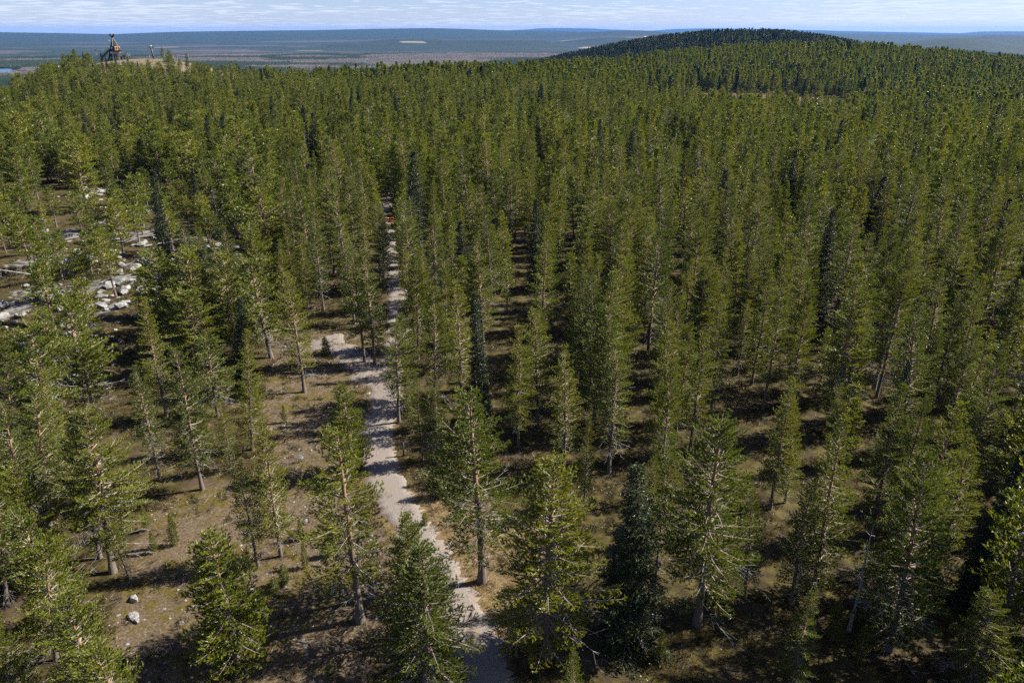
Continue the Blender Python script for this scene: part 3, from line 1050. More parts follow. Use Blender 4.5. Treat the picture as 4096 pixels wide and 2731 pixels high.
# foot pixel, tip pixel, family, variant, width factor, label
HERO = [
    ((1442, 2484), (1346, 1713), 'B', 2, 1.2, 'tall thin-crowned pine with orange trunk showing, nearest left of the gravel path'),
    ((1700, 2800), (1700, 2195), 'B', 1, 1.45, 'dense full pine cut by the bottom edge, hiding the path bend'),
    ((1660, 2560), (1632, 2060), 'B', 1, 1.1, 'upright green pine directly behind the dense pine at the path bend'),
    ((1929, 2328), (1943, 1552), 'B', 0, 1.25, 'big spreading pine in straw grass, nearest right of the gravel path'),
    ((950, 2650), (845, 2123), 'Y', 0, 1.3, 'short dense bushy pine standing alone on open brown ground'),
    ((1032, 2262), (936, 1787), 'S', 1, 1.0, 'slim pine with bare grey lower trunk behind the short bushy pine'),
    ((1124, 2225), (1071, 1680), 'S', 2, 1.0, 'feathery slim pine with thin pale trunk at the clearing edge'),
    ((453, 2288), (375, 1683), 'B', 3, 1.2, 'broad yellow-green pine with long orange trunk, largest on the left side'),
    ((400, 2230), (298, 1705), 'B', 2, 0.85, 'yellowish pine whose crown merges behind the broad yellow-green pine'),
    ((640, 1922), (540, 1461), 'S', 4, 1.05, 'bare-stemmed slim pine rooted in dark shade left of the clearing'),
    ((810, 1957), (697, 1391), 'S', 5, 1.15, 'tall pine with grey dead lower twigs and white-lichened foot'),
    ((925, 1880), (868, 1590), 'S', 0, 1.0, 'light green pine between the grey-footed pine and the clearing'),
    ((1010, 1800), (990, 1330), 'S', 3, 1.1, 'dark bushy slim pine bordering the clearing on its left side'),
    ((666, 1665), (590, 1190), 'S', 1, 1.1, 'leaning dark-stemmed pine at the lower end of the rocky crag'),
    ((383, 1700), (285, 1360), 'C', 1, 1.0, 'round-topped pine with twin-looking dark stem below the crag'),
    ((1218, 1568), (1192, 1105), 'B', 0, 1.0, 'orange-stemmed pine standing alone on the brown clearing, upper end'),
    ((1411, 1890), (1365, 1540), 'Y', 0, 1.1, 'dense leafy young pine between brown clearing and shaded path'),
    ((1459, 1448), (1405, 985), 'B', 2, 0.85, 'tall pine with straight dark trunk beside the pale gravel patch'),
    ((1500, 1458), (1473, 1010), 'S', 5, 1.15, 'slanted thin-trunked pine just right of the pale gravel patch'),
    ((1596, 1690), (1560, 1290), 'B', 2, 1.1, 'sparse silvery pine overhanging the shaded stretch of path'),
    ((1625, 1600), (1610, 1270), 'B', 3, 1.0, 'dark green pine behind the silvery pine over the path'),
    ((1655, 1745), (1655, 1510), 'S', 3, 0.95, 'small bright pine beside the flat slab on the path edge'),
    ((1692, 1842), (1690, 1500), 'S', 1, 0.9, 'thin dark-stemmed pine just behind the trail post'),
    ((1718, 1842), (1722, 1520), 'S', 4, 0.85, 'spindly pine second behind the trail post'),
    ((1752, 1857), (1735, 1530), 'S', 4, 0.9, 'spindly pine with dead grey base third behind the trail post'),
    ((130, 2150), (0, 1620), 'B', 2, 0.95, 'half-dead pine with pale twisted top at the left edge'),
    ((2188, 2625), (2205, 1844), 'B', 1, 1.35, 'huge pine with pale bare twigs at its tip, bottom middle'),
    ((2501, 2567), (2565, 1840), 'P', 0, 1.25, 'large near-black spruce reaching to the ground, bottom middle'),
    ((2620, 2340), (2690, 1740), 'S', 4, 0.9, 'spare thin pine close beside the large near-black spruce'),
    ((2788, 2497), (2875, 1696), 'B', 3, 1.15, 'gnarled pine with thick dark foot and crooked orange limbs'),
    ((3080, 2036), (3172, 1513), 'S', 1, 1.0, 'slender pine with long bare leaning stem in sunny moss'),
    ((3140, 2010), (3246, 1600), 'S', 3, 1.05, 'full-crowned pine behind the long bare leaning stem'),
    ((3163, 2410), (3259, 1914), 'S', 0, 1.2, 'dark shaded pine joined to its taller yellow-green neighbour'),
    ((3250, 2367), (3381, 1652), 'S', 3, 1.1, 'tall narrow yellow-green pine towering over the dark shaded pine'),
    ((3163, 2776), (3205, 2388), 'S', 2, 1.15, 'small blue-green pine at the bottom edge below the tall pair'),
    ((3585, 2489), (3755, 1888), 'S', 4, 1.0, 'leaning pine with long bare dark stem near the grey snag'),
    ((3870, 2790), (3964, 2375), 'B', 3, 1.2, 'round sunlit pine in the bottom right corner'),
    ((3755, 2262), (3912, 1757), 'S', 2, 1.2, 'full green pine behind the corner pine, bending limbs showing'),
    ((3700, 2330), (3860, 1950), 'P', 1, 0.9, 'dark spruce half hidden behind the leaning bare-stemmed pine'),
    ((3860, 2420), (4010, 1792), 'P', 2, 1.0, 'tall dark spruce above the corner pine at right edge'),
    ((3560, 1830), (3642, 1435), 'P', 2, 1.0, 'narrow yellowish spruce lit from the side among shaded pines'),
    ((2335, 2018), (2353, 1670), 'S', 2, 0.85, 'short bright slim pine on shaded moss right of the spreading pine'),
    ((2255, 1850), (2248, 1370), 'S', 0, 1.25, 'full conical pine rising behind the short bright slim pine'),
    ((2436, 1892), (2466, 1374), 'S', 4, 1.25, 'pine with long grey dead limbs round its dark stem'),
    ((2640, 1835), (2695, 1285), 'S', 0, 1.15, 'even-crowned pine right of the one with grey dead limbs'),
    ((2760, 1800), (2820, 1330), 'S', 5, 1.1, 'pine with bare bleached top twigs amid green neighbours'),
    ((2074, 1790), (2085, 1300), 'S', 5, 1.0, 'thin pine with hanging grey twigs straight above the spreading pine'),
    ((1925, 1690), (1935, 1170), 'P', 2, 0.95, 'narrow black spruce deep in shade right of the path'),
    ((1665, 1130), (1655, 605), 'P', 1, 0.9, 'tall dark spruce spire standing at the path beyond the boulder'),
    ((1740, 1640), (1735, 1150), 'B', 0, 0.8, 'broad-topped pine beside the path with upswept pale shoots'),
    ((1845, 1600), (1840, 1130), 'S', 2, 1.25, 'broad pine right beside the one with upswept pale shoots'),
    ((1880, 1560), (1872, 1310), 'S', 1, 0.9, 'little sunlit pine against the narrow black spruce'),
    ((690, 1290), (665, 690), 'P', 1, 0.8, 'dark spruce column rising above the left forest'),
    ((3394, 2523), (3485, 2088), 'D', 0, 1.0, 'bare grey snag with short stub branches in deep shade'),
    ((1700, 1180), (1700, 960), 'D', 1, 0.7, 'small grey dead tree beside the dark spruce spire'),
    ((2290, 2960), (2310, 2590), 'S', 3, 1.0, 'pine tip poking up from the bottom edge beside the huge pine'),
    ((300, 2480), (261, 2027), 'C', 0, 0.95, 'pale twiggy pine below the broad yellow-green pine'),
    ((225, 2640), (165, 2175), 'C', 2, 0.95, 'grey-green pine in the thick group at lower left'),
    ((514, 2310), (490, 2070), 'C', 1, 0.7, 'small grey-twigged pine leaning on the broad yellow-green pine'),
    ((120, 2850), (60, 2300), 'B', 3, 0.85, 'mossy-toned pine filling the bottom left corner'),
    ((420, 2880), (330, 2420), 'C', 0, 1.0, 'low open-crowned pine at the bottom edge, left group'),
    ((540, 2990), (470, 2560), 'C', 2, 1.0, 'pine top cut off by the bottom edge right of the left group'),
    ((30, 2420), (-40, 1930), 'B', 0, 0.9, 'olive pine half outside the left edge below the twisted-top pine'),
    ((200, 2100), (130, 1560), 'S', 5, 1.2, 'yellowish pine just above the half-dead pine at left edge'),
    ((60, 1900), (10, 1400), 'S', 2, 1.2, 'bright pine at the left edge below the rocky crag'),
    ((250, 1960), (170, 1500), 'S', 3, 1.2, 'amber-tinted pine between the crag foot and broad yellow-green pine'),
]
FAM = {'S': SLENDER, 'B': BROAD, 'Y': BUSHY, 'C': CRAGGY, 'P': SPRUCE, 'D': SNAG}
for base, top, fam, var, wide, label in HERO:
    x, y, h, lean = px_tree(base, top)
    PLACED.append((x, y))
    pr = FAM[fam][var]
    e = place(pr, x, y, max(h, 2.0), lean=(lean, random.uniform(-0.02, 0.02)), wide=wide * 1.08, label=label,
              group={'S': 'forest pines', 'B': 'forest pines', 'Y': 'forest pines', 'C': 'forest pines', 'P': 'forest spruces', 'D': 'standing dead trees'}[fam])

# candidates on a jittered grid, in the sector the photograph sees and a margin beside it
def scatter(cell, d0, d1, half_deg, keep, seed):
    r = np.random.default_rng(seed)
    xs = np.arange(-d1 * math.sin(R(half_deg)) - 30, d1 * math.sin(R(half_deg)) + 30, cell)
    ys = np.arange(-20, d1, cell)
    X, Y = np.meshgrid(xs, ys)
    X = (X + r.uniform(-0.5, 0.5, X.shape) * cell * 0.95).ravel()
    Y = (Y + r.uniform(-0.5, 0.5, Y.shape) * cell * 0.95).ravel()
    D = np.hypot(X, Y)
    A = np.degrees(np.arctan2(np.abs(X) - 22, Y))
    ok = (D >= d0) & (D < d1) & (A < half_deg) & (r.random(X.shape) < keep)
    return X[ok], Y[ok]


X1, Y1 = scatter(4.05, 18, 330, 37, 0.95, 1)
X2, Y2 = scatter(4.3, 330, 2050, 37, 0.93, 2)
X = np.concatenate([X1, X2]); Y = np.concatenate([Y1, Y2])
D = np.hypot(X, Y)
Z = height(X, Y)
r3 = np.random.default_rng(3)
U, V, DEP = project(X, Y, Z)
pd = path_dist(X, Y)
ok = (pd > np.where(D < 88, 2.0, np.where(D < 160, 1.5, 0.9)) + r3.uniform(0, 0.9, X.shape)) | (D > 260)
ok &= clearing(X, Y, 1.2) < 0.4
ok &= (bog_mask(X, Y) < 0.45) | (r3.random(X.shape) < 0.10)
ok &= summit_mask(X, Y) < 0.12
ok &= ~((U > 375) & (U < 655) & (D > 425) & (D < 640) & (V < 262))
# open foreground: the photograph's near trees are placed one by one
inframe = (U > -30) & (U < 4130)
ok &= ~((V > 1730) & inframe) | ((U < 330) & (V < 2731) & (r3.random(X.shape) < 0.25)) | ((U > 2180) & (V < 2480) & (r3.random(X.shape) < 0.48)) | ((U > 3250) & (r3.random(X.shape) < 0.5))
ok &= ~((V > 1500) & (V <= 1730) & inframe & (U > 1000) & (U < 2120))
dens = np.where(crag_mask(X, Y) > 0.2, 0.34, 0.96) * np.where((U < 1050) & (D < 210), 0.72, 1.0)
dens = dens * np.where(fbm(X / 22, Y / 22, 44, 2) < 0.42, 0.35, 1.0)
ok &= r3.random(X.shape) < dens
hp = np.array(PLACED)
for i in range(len(hp)):
    ok &= (X - hp[i, 0]) ** 2 + (Y - hp[i, 1]) ** 2 > 2.4 ** 2
# beyond the plateau's rim, drop what no line of sight reaches
X, Y, Z, D, U, V = X[ok], Y[ok], Z[ok], D[ok], U[ok], V[ok]
farm = D > 480
vis = np.ones(len(X), bool)
xf, yf, zf = X[farm], Y[farm], Z[farm] + 16
blk = np.zeros(len(xf), bool)
for s in np.linspace(0.35, 0.985, 44):
    ln = CAM_H + (zf - CAM_H) * s
    blk |= height(xf * s, yf * s) - 1.0 > ln
vis[farm] = ~blk
X, Y, Z, D, U, V = (a[vis] for a in (X, Y, Z, D, U, V))
n = len(X)
r4 = np.random.default_rng(4)
zone = fbm(X / 60, Y / 60, 52, 2)
spr = r4.random(n) < np.where(zone > 0.62, 0.16, 0.035)
spr |= (D > 1050) & (r4.random(n) < 0.85)  # far trees mostly spruce, their dark blue-green colour standing in for haze
left = (U < 1150) & (D < 260)
short = gauss(X, Y, -220, 470, 85, 80)
HT = r4.normal(13.0, 2.5, n) * np.where(left, 0.86, 1.0) * (1 - 0.58 * short) * np.where(r4.random(n) < 0.09, 0.6, 1.0)
cr = crag_mask(X, Y) > 0.12
HT = np.where(cr, HT * 0.70, HT)
HT = np.where(bog_mask(X, Y) > 0.3, HT * 0.4, HT)
HT = np.where((U > 2520) & (U < 3370) & (D > 395) & (D < 545), np.minimum(HT * 0.6, 7.5), HT)
HT = np.clip(HT, 3.5, 17)
WD = r4.uniform(0.95, 1.42, n) * np.where(left, 1.12, 1.0)
_tip = project(X, Y, Z + HT)[1]
_hide = (U > 375) & (U < 655) & (D > 330) & (D < 640) & (_tip < 240)
HT = np.where(_hide, HT * 0.45, HT)
_keep = ~(_hide & (project(X, Y, Z + HT)[1] < 236))
X, Y, Z, D, U, V, HT, WD, spr, left, short, cr = (a_[_keep] for a_ in (X, Y, Z, D, U, V, HT, WD, spr, left, short, cr))
n = len(X)
craggy = (cr | (left & (r4.random(n) < 0.4)) | (short > 0.35)) & ~spr

# the largest 300 pines and 300 spruces in the frame are things of their own
Ut, Vt, Dt = project(X, Y, Z + HT * 0.75)
Ub, Vb, _ = project(X, Y, Z + HT * 0.98)
seen = (Ut > 20) & (Ut < 4076) & (Vt > 0) & (Vt < 2700) & (Vb > 60)
n_pine = 300 - sum(1 for h in HERO if h[2] in 'SBYC')
n_spruce = 150 - sum(1 for h in HERO if h[2] == 'P')
own = np.zeros(n, bool)
for mask, cnt in ((~spr, n_pine), (spr, n_spruce)):
    idx = np.where(mask & seen)[0]
    idx = idx[np.argsort(Dt[idx] / HT[idx])][:cnt]
    own[idx] = True

NUM = 'zero one two three four five six seven eight nine ten eleven twelve thirteen fourteen fifteen sixteen seventeen eighteen nineteen'.split()
TENS = ['', '', 'twenty', 'thirty', 'forty', 'fifty', 'sixty', 'seventy', 'eighty', 'ninety']


def word(k):
    k = int(max(0, min(99, k)))
    return NUM[k] if k < 20 else TENS[k // 10] + ('-' + NUM[k % 10] if k % 10 else '')


used_labels = set(h[5] for h in HERO)
for i in np.where(own)[0]:
    if spr[i]:
        pr = SPRUCE[r4.integers(0, 3)]
        look, nm = ('short dark', 'tall dark')[int(HT[i] > 11)], 'spruce'
    elif craggy[i]:
        pr = CRAGGY[r4.integers(0, 3)]
        look, nm = 'round-topped open', 'pine'
    else:
        k = r4.integers(0, 6) if r4.random() < 0.72 else 6 + r4.integers(0, 3)
        pr = SLENDER[k] if k < 6 else (BROAD[k - 6])
        look, nm = ('short slim' if HT[i] < 10 else 'tall slim' if HT[i] > 14 else 'slim') if k < 6 else 'broad', 'pine'
    wd = WD[i] * (0.75 if pr in BROAD else 1.0)
    lab = f'{look} {nm}, tip {word(Ub[i] / 40.96)} percent across, {word(Vb[i] / 27.31)} percent down the photo'
    if lab in used_labels:
        lab = lab.replace(nm + ', tip', nm + ' of a close pair, tip')
    if lab in used_labels:
        lab = lab.replace(nm + ' of a close pair', 'third close ' + nm)
    used_labels.add(lab)
    place(pr, X[i], Y[i], HT[i], lean=(r4.normal(0, 0.035), r4.normal(0, 0.03)), wide=wd, label=lab, group='forest spruces' if spr[i] else 'forest pines')


# ------------------------------------------------------------------ the rest of the forest: one mass per distance band
def instancer(name, meshes, P, rotz, scl, idx, label, cat, lean=0.0):
    """Points carrying one mesh each (geometry nodes)."""
    me = bpy.data.meshes.new(name)
    me.vertices.add(len(P))
    me.vertices.foreach_set('co', np.ascontiguousarray(P, np.float32).ravel())
    for nm, typ, key, arr in (('rot', 'FLOAT_VECTOR', 'vector', np.column_stack([np.random.default_rng(len(P)).normal(0, lean, (len(P), 2)), rotz])), ('scl', 'FLOAT_VECTOR', 'vector', scl), ('idx', 'INT', 'value', idx)):
        a = me.attributes.new(nm, typ, 'POINT')
        a.data.foreach_set(key, np.ascontiguousarray(arr, np.int32 if typ == 'INT' else np.float32).ravel())
    used = []
    for m in meshes:
        for k in m.materials:
            if k not in used:
                used.append(k)
    o = obj(name, me, label=label, kind='stuff', cat=cat)
    ng = bpy.data.node_groups.new(name, 'GeometryNodeTree')
    ng.interface.new_socket('Geometry', in_out='INPUT', socket_type='NodeSocketGeometry')
    ng.interface.new_socket('Geometry', in_out='OUTPUT', socket_type='NodeSocketGeometry')
    gi = ng.nodes.new('NodeGroupInput'); go = ng.nodes.new('NodeGroupOutput')
    m2p = ng.nodes.new('GeometryNodeMeshToPoints')
    ng.links.new(gi.outputs[0], m2p.inputs[0])
    iop = ng.nodes.new('GeometryNodeInstanceOnPoints')
    ng.links.new(m2p.outputs[0], iop.inputs['Points'])
    join = ng.nodes.new('GeometryNodeJoinGeometry')
    for m in reversed(meshes):
        src = bpy.data.objects.new(m.name, m)
        oi = ng.nodes.new('GeometryNodeObjectInfo')
        oi.inputs['Object'].default_value = src
        oi.inputs['As Instance'].default_value = False
        g2i = ng.nodes.new('GeometryNodeGeometryToInstance')
        ng.links.new(oi.outputs['Geometry'], g2i.inputs[0])
        ng.links.new(g2i.outputs[0], join.inputs[0])
    ng.links.new(join.outputs[0], iop.inputs['Instance'])
    iop.inputs['Pick Instance'].default_value = True

    def na_(nm, typ):
        q = ng.nodes.new('GeometryNodeInputNamedAttribute')
        q.data_type = typ
        q.inputs['Name'].default_value = nm
        return q.outputs['Attribute']
    ng.links.new(na_('idx', 'INT'), iop.inputs['Instance Index'])
    e2r = ng.nodes.new('FunctionNodeEulerToRotation')
    ng.links.new(na_('rot', 'FLOAT_VECTOR'), e2r.inputs[0])
    ng.links.new(e2r.outputs[0], iop.inputs['Rotation'])
    ng.links.new(na_('scl', 'FLOAT_VECTOR'), iop.inputs['Scale'])
    ng.links.new(iop.outputs[0], go.inputs[0])
    md = o.modifiers.new('scatter', 'NODES')
    md.node_group = ng
    return o


rest = ~own
mid = rest & (D < 480)
idx = np.where(spr, 8 + r4.integers(0, 2, n), np.where(craggy, 6 + r4.integers(0, 2, n), np.where(r4.random(n) < 0.02, 12, np.where(r4.random(n) < 0.22, 10 + r4.integers(0, 2, n), r4.integers(0, 6, n)))))
hh = np.where(craggy & ~spr, HT / 9, HT / 14)
scl = np.stack([hh * WD, hh * WD, hh], 1)
P3 = np.stack([X, Y, Z - 0.05], 1)
instancer('pine_forest', MID, P3[mid], r4.uniform(0, 6.28, mid.sum()), scl[mid], idx[mid], 'dense pine forest covering the plateau behind the nearer trees', 'forest', 0.03)
farm = rest & (D >= 480)
idx = np.where(spr, 4, r4.integers(0, 4, n))
scl = np.stack([HT / 14 * WD, HT / 14 * WD, HT / 14], 1)
instancer('hill_forest', FAR, P3[farm], r4.uniform(0, 6.28, farm.sum()), scl[farm], idx[farm], 'dark conifer forest on the far ridge and the rounded hill', 'forest')
print('TRIS', sum(len(me.polygons) for me in bpy.data.meshes))
print('TREES', n, 'own', own.sum(), 'mid', mid.sum(), 'far', farm.sum())

# ------------------------------------------------------------------ woods on the plain, in blocks
M['far_needles'] = needle_material('distant_needles', [(0.009, 0.016, 0.006), (0.018, 0.027, 0.009), (0.030, 0.038, 0.012)], (1.4, 1.4, 0.9), tmix=0.1, rough=0.9, spec=0.05)
M['far_birch'] = plain_material('distant_birch_twigs', (0.055, 0.042, 0.040), (0.125, 0.10, 0.092), 0.2)


def block(seed, size, count, birchy):
    r = np.random.default_rng(seed)
    g = Geo()
    for i in range(count):
        x, y = r.uniform(-size / 2, size / 2, 2)
        h = r.normal(13, 2.2); w = r.uniform(1.3, 2.1)
        b = r.random() < birchy
        k = 5
        th = np.linspace(0, 6.28, k, endpoint=False) + r.uniform(0, 6)
        if b:
            w *= 1.25; h *= 0.85
            ring0 = np.stack([x + w * 0.5 * np.cos(th), y + w * 0.5 * np.sin(th), np.full(k, h * 0.2)], 1)
            ring1 = np.stack([x + w * np.cos(th), y + w * np.sin(th), np.full(k, h * 0.6)], 1)
            v = np.vstack([ring0, ring1, [[x, y, h]]])
            f = [[j, (j + 1) % k, k + (j + 1) % k] for j in range(k)] + [[j, k + (j + 1) % k, k + j] for j in range(k)] + [[k + j, k + (j + 1) % k, 2 * k] for j in range(k)]
        else:
            ring0 = np.stack([x + w * np.cos(th), y + w * np.sin(th), np.full(k, h * 0.12)], 1)
            v = np.vstack([ring0, [[x + r.normal(0, .2), y, h]]])
            f = [[j, (j + 1) % k, k] for j in range(k)]
        g.add(v, f, 1 if b else 0)
    return g.mesh('wood_block', [M['far_needles'], M['far_birch']])


TS = 80.0
BLOCKS = [block(800 + i, TS, 330, 0.03) for i in range(3)] + [block(810 + i, TS, 360, 0.78) for i in range(2)] + [block(820, TS, 330, 0.3)]
xs = np.arange(-5600, 5600, TS); ys = np.arange(900, 7600, TS)
BX, BY = np.meshgrid(xs, ys)
BX, BY = BX.ravel(), BY.ravel()
BD = np.hypot(BX, BY)
okb = (BD > 1900) & (BD < 5600) & (np.degrees(np.arctan2(np.abs(BX), BY)) < 38)
BX, BY, BD = BX[okb], BY[okb], BD[okb]


RIVER_PX = [[(-60, 276), (30, 275), (48, 279), (36, 290), (0, 298), (-60, 303)], [(222, 279), (232, 261), (262, 261), (300, 262), (300, 280), (262, 276)]]
def plain_pt(u, v, z=PLAIN + 1.2):
    d = ray(u, v)
    t = (z - CAM_H) / d[2]
    return np.array([d[0] * t, d[1] * t])


RIVERS = [np.array([plain_pt(u, v) for u, v in P]) for P in RIVER_PX]
riv = np.zeros(len(BX))
for P in RIVERS:
    riv = np.maximum(riv, poly_soft(P, BX, BY, 70))
BZ = height(BX, BY)
bm = birch_mask(BX, BY)
fm = field_mask(BX, BY)
keep = (riv < 0.2) & (fm < 0.4)
xf, yf, zf = BX, BY, BZ + 20
blk = np.zeros(len(xf), bool)
for s in np.linspace(0.05, 0.97, 60):
    blk |= height(xf * s, yf * s) > CAM_H + (zf - CAM_H) * s + 3
keep &= ~blk
BX, BY, BZ, bm = BX[keep], BY[keep], BZ[keep], bm[keep]
r5 = np.random.default_rng(5)
bi = np.where(bm > 0.5, 3 + r5.integers(0, 2, len(BX)), np.where(bm > 0.25, 5, r5.integers(0, 3, len(BX))))
instancer('plain_forest', BLOCKS, np.stack([BX, BY, BZ - 0.5], 1), r5.integers(0, 4, len(BX)) * math.pi / 2, np.ones((len(BX), 3)) * np.array([1, 1, 1.0]), bi,
          'blue-green woods and bare birch stands on the distant plain', 'forest')
print('BLOCKS', len(BX))


# ------------------------------------------------------------------ materials of built things
M['dark_wood'] = plain_material('weathered_dark_timber', (0.018, 0.017, 0.018), (0.038, 0.036, 0.036), 3.0)
M['grey_wood'] = plain_material('grey_timber', (0.075, 0.073, 0.072), (0.13, 0.127, 0.122), 3.0)
M['tan_board'] = plain_material('fresh_tan_boards', (0.20, 0.12, 0.045), (0.28, 0.175, 0.07), 3.0)
M['glass'] = plain_material('window_glass', (0.10, 0.13, 0.15), (0.16, 0.20, 0.22), 1.0, rough=0.1, spec=0.6)
M['rock'] = plain_material('lichen_grey_rock', (0.09, 0.088, 0.080), (0.26, 0.25, 0.235), 2.2, rough=0.9, bump=0.06)
M['pale_rock'] = plain_material('pale_rock', (0.09, 0.087, 0.080), (0.27, 0.262, 0.25), 2.6, rough=0.9, bump=0.04)
M['yellow'] = plain_material('yellow_paint', (0.62, 0.36, 0.015), (0.70, 0.42, 0.02), 3.0, rough=0.5)
M['red'] = plain_material('red_paint', (0.42, 0.018, 0.035), (0.50, 0.025, 0.045), 3.0, rough=0.5)
M['blue'] = plain_material('blue_paint', (0.02, 0.12, 0.50), (0.03, 0.16, 0.58), 3.0, rough=0.5)
M['rust'] = plain_material('brown_post', (0.12, 0.07, 0.04), (0.20, 0.12, 0.07), 5.0)
M['steel'] = plain_material('grey_steel', (0.06, 0.062, 0.065), (0.10, 0.102, 0.105), 2.0, rough=0.55)
M['teal'] = plain_material('teal_paint', (0.03, 0.13, 0.14), (0.05, 0.17, 0.18), 2.0, rough=0.5)
M['white'] = plain_material('white_paint', (0.62, 0.62, 0.60), (0.74, 0.74, 0.72), 2.0, rough=0.6)
M['roof_red'] = plain_material('dark_red_roof', (0.16, 0.03, 0.03), (0.22, 0.05, 0.04), 1.0)
M['roof_grey'] = plain_material('grey_roof', (0.30, 0.31, 0.33), (0.40, 0.41, 0.42), 1.0)
M['pale_plank'] = plain_material('bleached_planks', (0.52, 0.50, 0.47), (0.68, 0.66, 0.63), 1.0)
M['orange'] = plain_material('orange_tape', (0.60, 0.18, 0.02), (0.66, 0.22, 0.03), 2.0, rough=0.5)


def water_material():
    m, t, out = nt_new('river_water')
    p = N(t, 'ShaderNodeBsdfPrincipled')
    p.inputs['Base Color'].default_value = (0.05, 0.09, 0.14, 1)
    p.inputs['Roughness'].default_value = 0.22
    geo = N(t, 'ShaderNodeNewGeometry')
    bp = N(t, 'ShaderNodeBump')
    bp.inputs['Strength'].default_value = 0.35
    bp.inputs['Distance'].default_value = 0.5
    link(t, noise(t, geo.outputs['Position'], 0.3, 4, 0.6), bp.inputs['Height'])
    link(t, bp.outputs[0], p.inputs['Normal'])
    link(t, p.outputs[0], out.inputs[0])
    return m


M['water'] = water_material()

# ------------------------------------------------------------------ lookout tower on the summit
def face_point(a, b, apex, s, h, out_):
    """A point on the sloping face between foot a and foot b: s along the base, h up, pushed out."""
    k = h / apex[2]
    lo = np.array(a) * (1 - k) + np.array(apex) * k
    hi = np.array(b) * (1 - k) + np.array(apex) * k
    n = np.cross(np.array(b) - np.array(a), np.array(apex) - np.array(a)); n = n / np.linalg.norm(n)
    return lo * (1 - s) + hi * s + n * out_


def slab(g, P, thick, m=0):
    """A board from four corner points, thickened inwards."""
    P = [np.array(p, float) for p in P]
    n = np.cross(P[1] - P[0], P[3] - P[0]); n = n / np.linalg.norm(n)
    v = np.array(P + [p - n * thick for p in P])
    g.add(v, [[0, 1, 2, 3], [7, 6, 5, 4], [0, 4, 5, 1], [1, 5, 6, 2], [2, 6, 7, 3], [3, 7, 4, 0]], m)


tx, ty, tz = gpt(447, 228)
TOWER = empty('lookout_tower', (tx, ty, tz), 'dark timber lookout tower shaped like a tall tepee on the bare hilltop', 'tower')
F, Rr, Bk, Lf = (0.0, -5.4, 0.0), (5.6, 0.3, 0.0), (0.0, 5.6, 0.0), (-5.6, 0.3, 0.0)
AP = (-0.4, 0.1, 12.3)
for foot, w, mt in ((F, 0.42, 'grey_wood'), (Rr, 0.50, 'grey_wood'), (Lf, 0.42, 'dark_wood'), (Bk, 0.42, 'dark_wood')):
    g = Geo()
    a = np.array(foot); b = np.array(AP)
    tip = b + (b - a) * 0.145
    g.bar(a * 0.985 + np.array([0, 0, -0.5]), b, w, w)
    g.bar(b, tip + (tip - np.array([AP[0], AP[1], tip[2]])) * 0.75, 0.40, 0.85)
    g.build('corner_pole', M[mt], TOWER)
for a, b, mt in ((F, Rr, 'grey_wood'), (Lf, F, 'dark_wood'), (Bk, Lf, 'dark_wood'), (Rr, Bk, 'dark_wood')):
    for h0, h1, nm in ((1.9, 3.6, 'lower_wall'), (4.7, 7.2, 'middle_wall'), (7.35, 10.6, 'upper_wall')):
        rows = 5
        g = Geo()
        for r_ in range(rows):
            u0 = h0 + (h1 - h0) * r_ / rows; u1 = h0 + (h1 - h0) * (r_ + 1) / rows + 0.04
            slab(g, [face_point(a, b, AP, 0.03, u0, 0.02), face_point(a, b, AP, 0.97, u0, 0.02), face_point(a, b, AP, 0.97, u1, -0.05), face_point(a, b, AP, 0.03, u1, -0.05)], 0.09)
        o_ = g.build(nm, M['dark_wood'], TOWER)
        o_['kind'] = 'stuff'
for q in range(4):
    g = Geo()
    s0 = 0.10 + q * 0.215
    slab(g, [face_point(F, Rr, AP, s0, 3.72, -0.06), face_point(F, Rr, AP, s0 + 0.185, 3.72, -0.06), face_point(F, Rr, AP, s0 + 0.185, 4.6, -0.08), face_point(F, Rr, AP, s0, 4.6, -0.08)], 0.06)
    g.build('window', M['glass'], TOWER)
for q in range(2):
    g = Geo()
    s0 = 0.34 + q * 0.28
    slab(g, [face_point(Lf, F, AP, s0, 6.1, 0.07), face_point(Lf, F, AP, s0 + 0.22, 6.1, 0.07), face_point(Lf, F, AP, s0 + 0.22, 7.0, 0.04), face_point(Lf, F, AP, s0, 7.0, 0.04)], 0.06)
    g.build('window', M['white'], TOWER)
# projecting shuttered bay with tan boards
bx = Geo()
c = face_point(F, Rr, AP, 0.52, 6.1, 0.55)
q45 = Matrix.Rotation(R(46), 3, 'Z')
bx.box(c, (3.4, 1.5, 2.75), np.array(q45))
bay = bx.build('bay', M['dark_wood'], TOWER)
for col_ in range(3):
    for row_ in range(2):
        g = Geo()
        off = np.array(q45 @ Vector((-1.02 + col_ * 1.06, -0.79, 0.62 - row_ * 1.28)))
        g.box(c + off, (0.92, 0.08, 1.12), np.array(q45))
        g.build('shutter', M['tan_board'], bay)
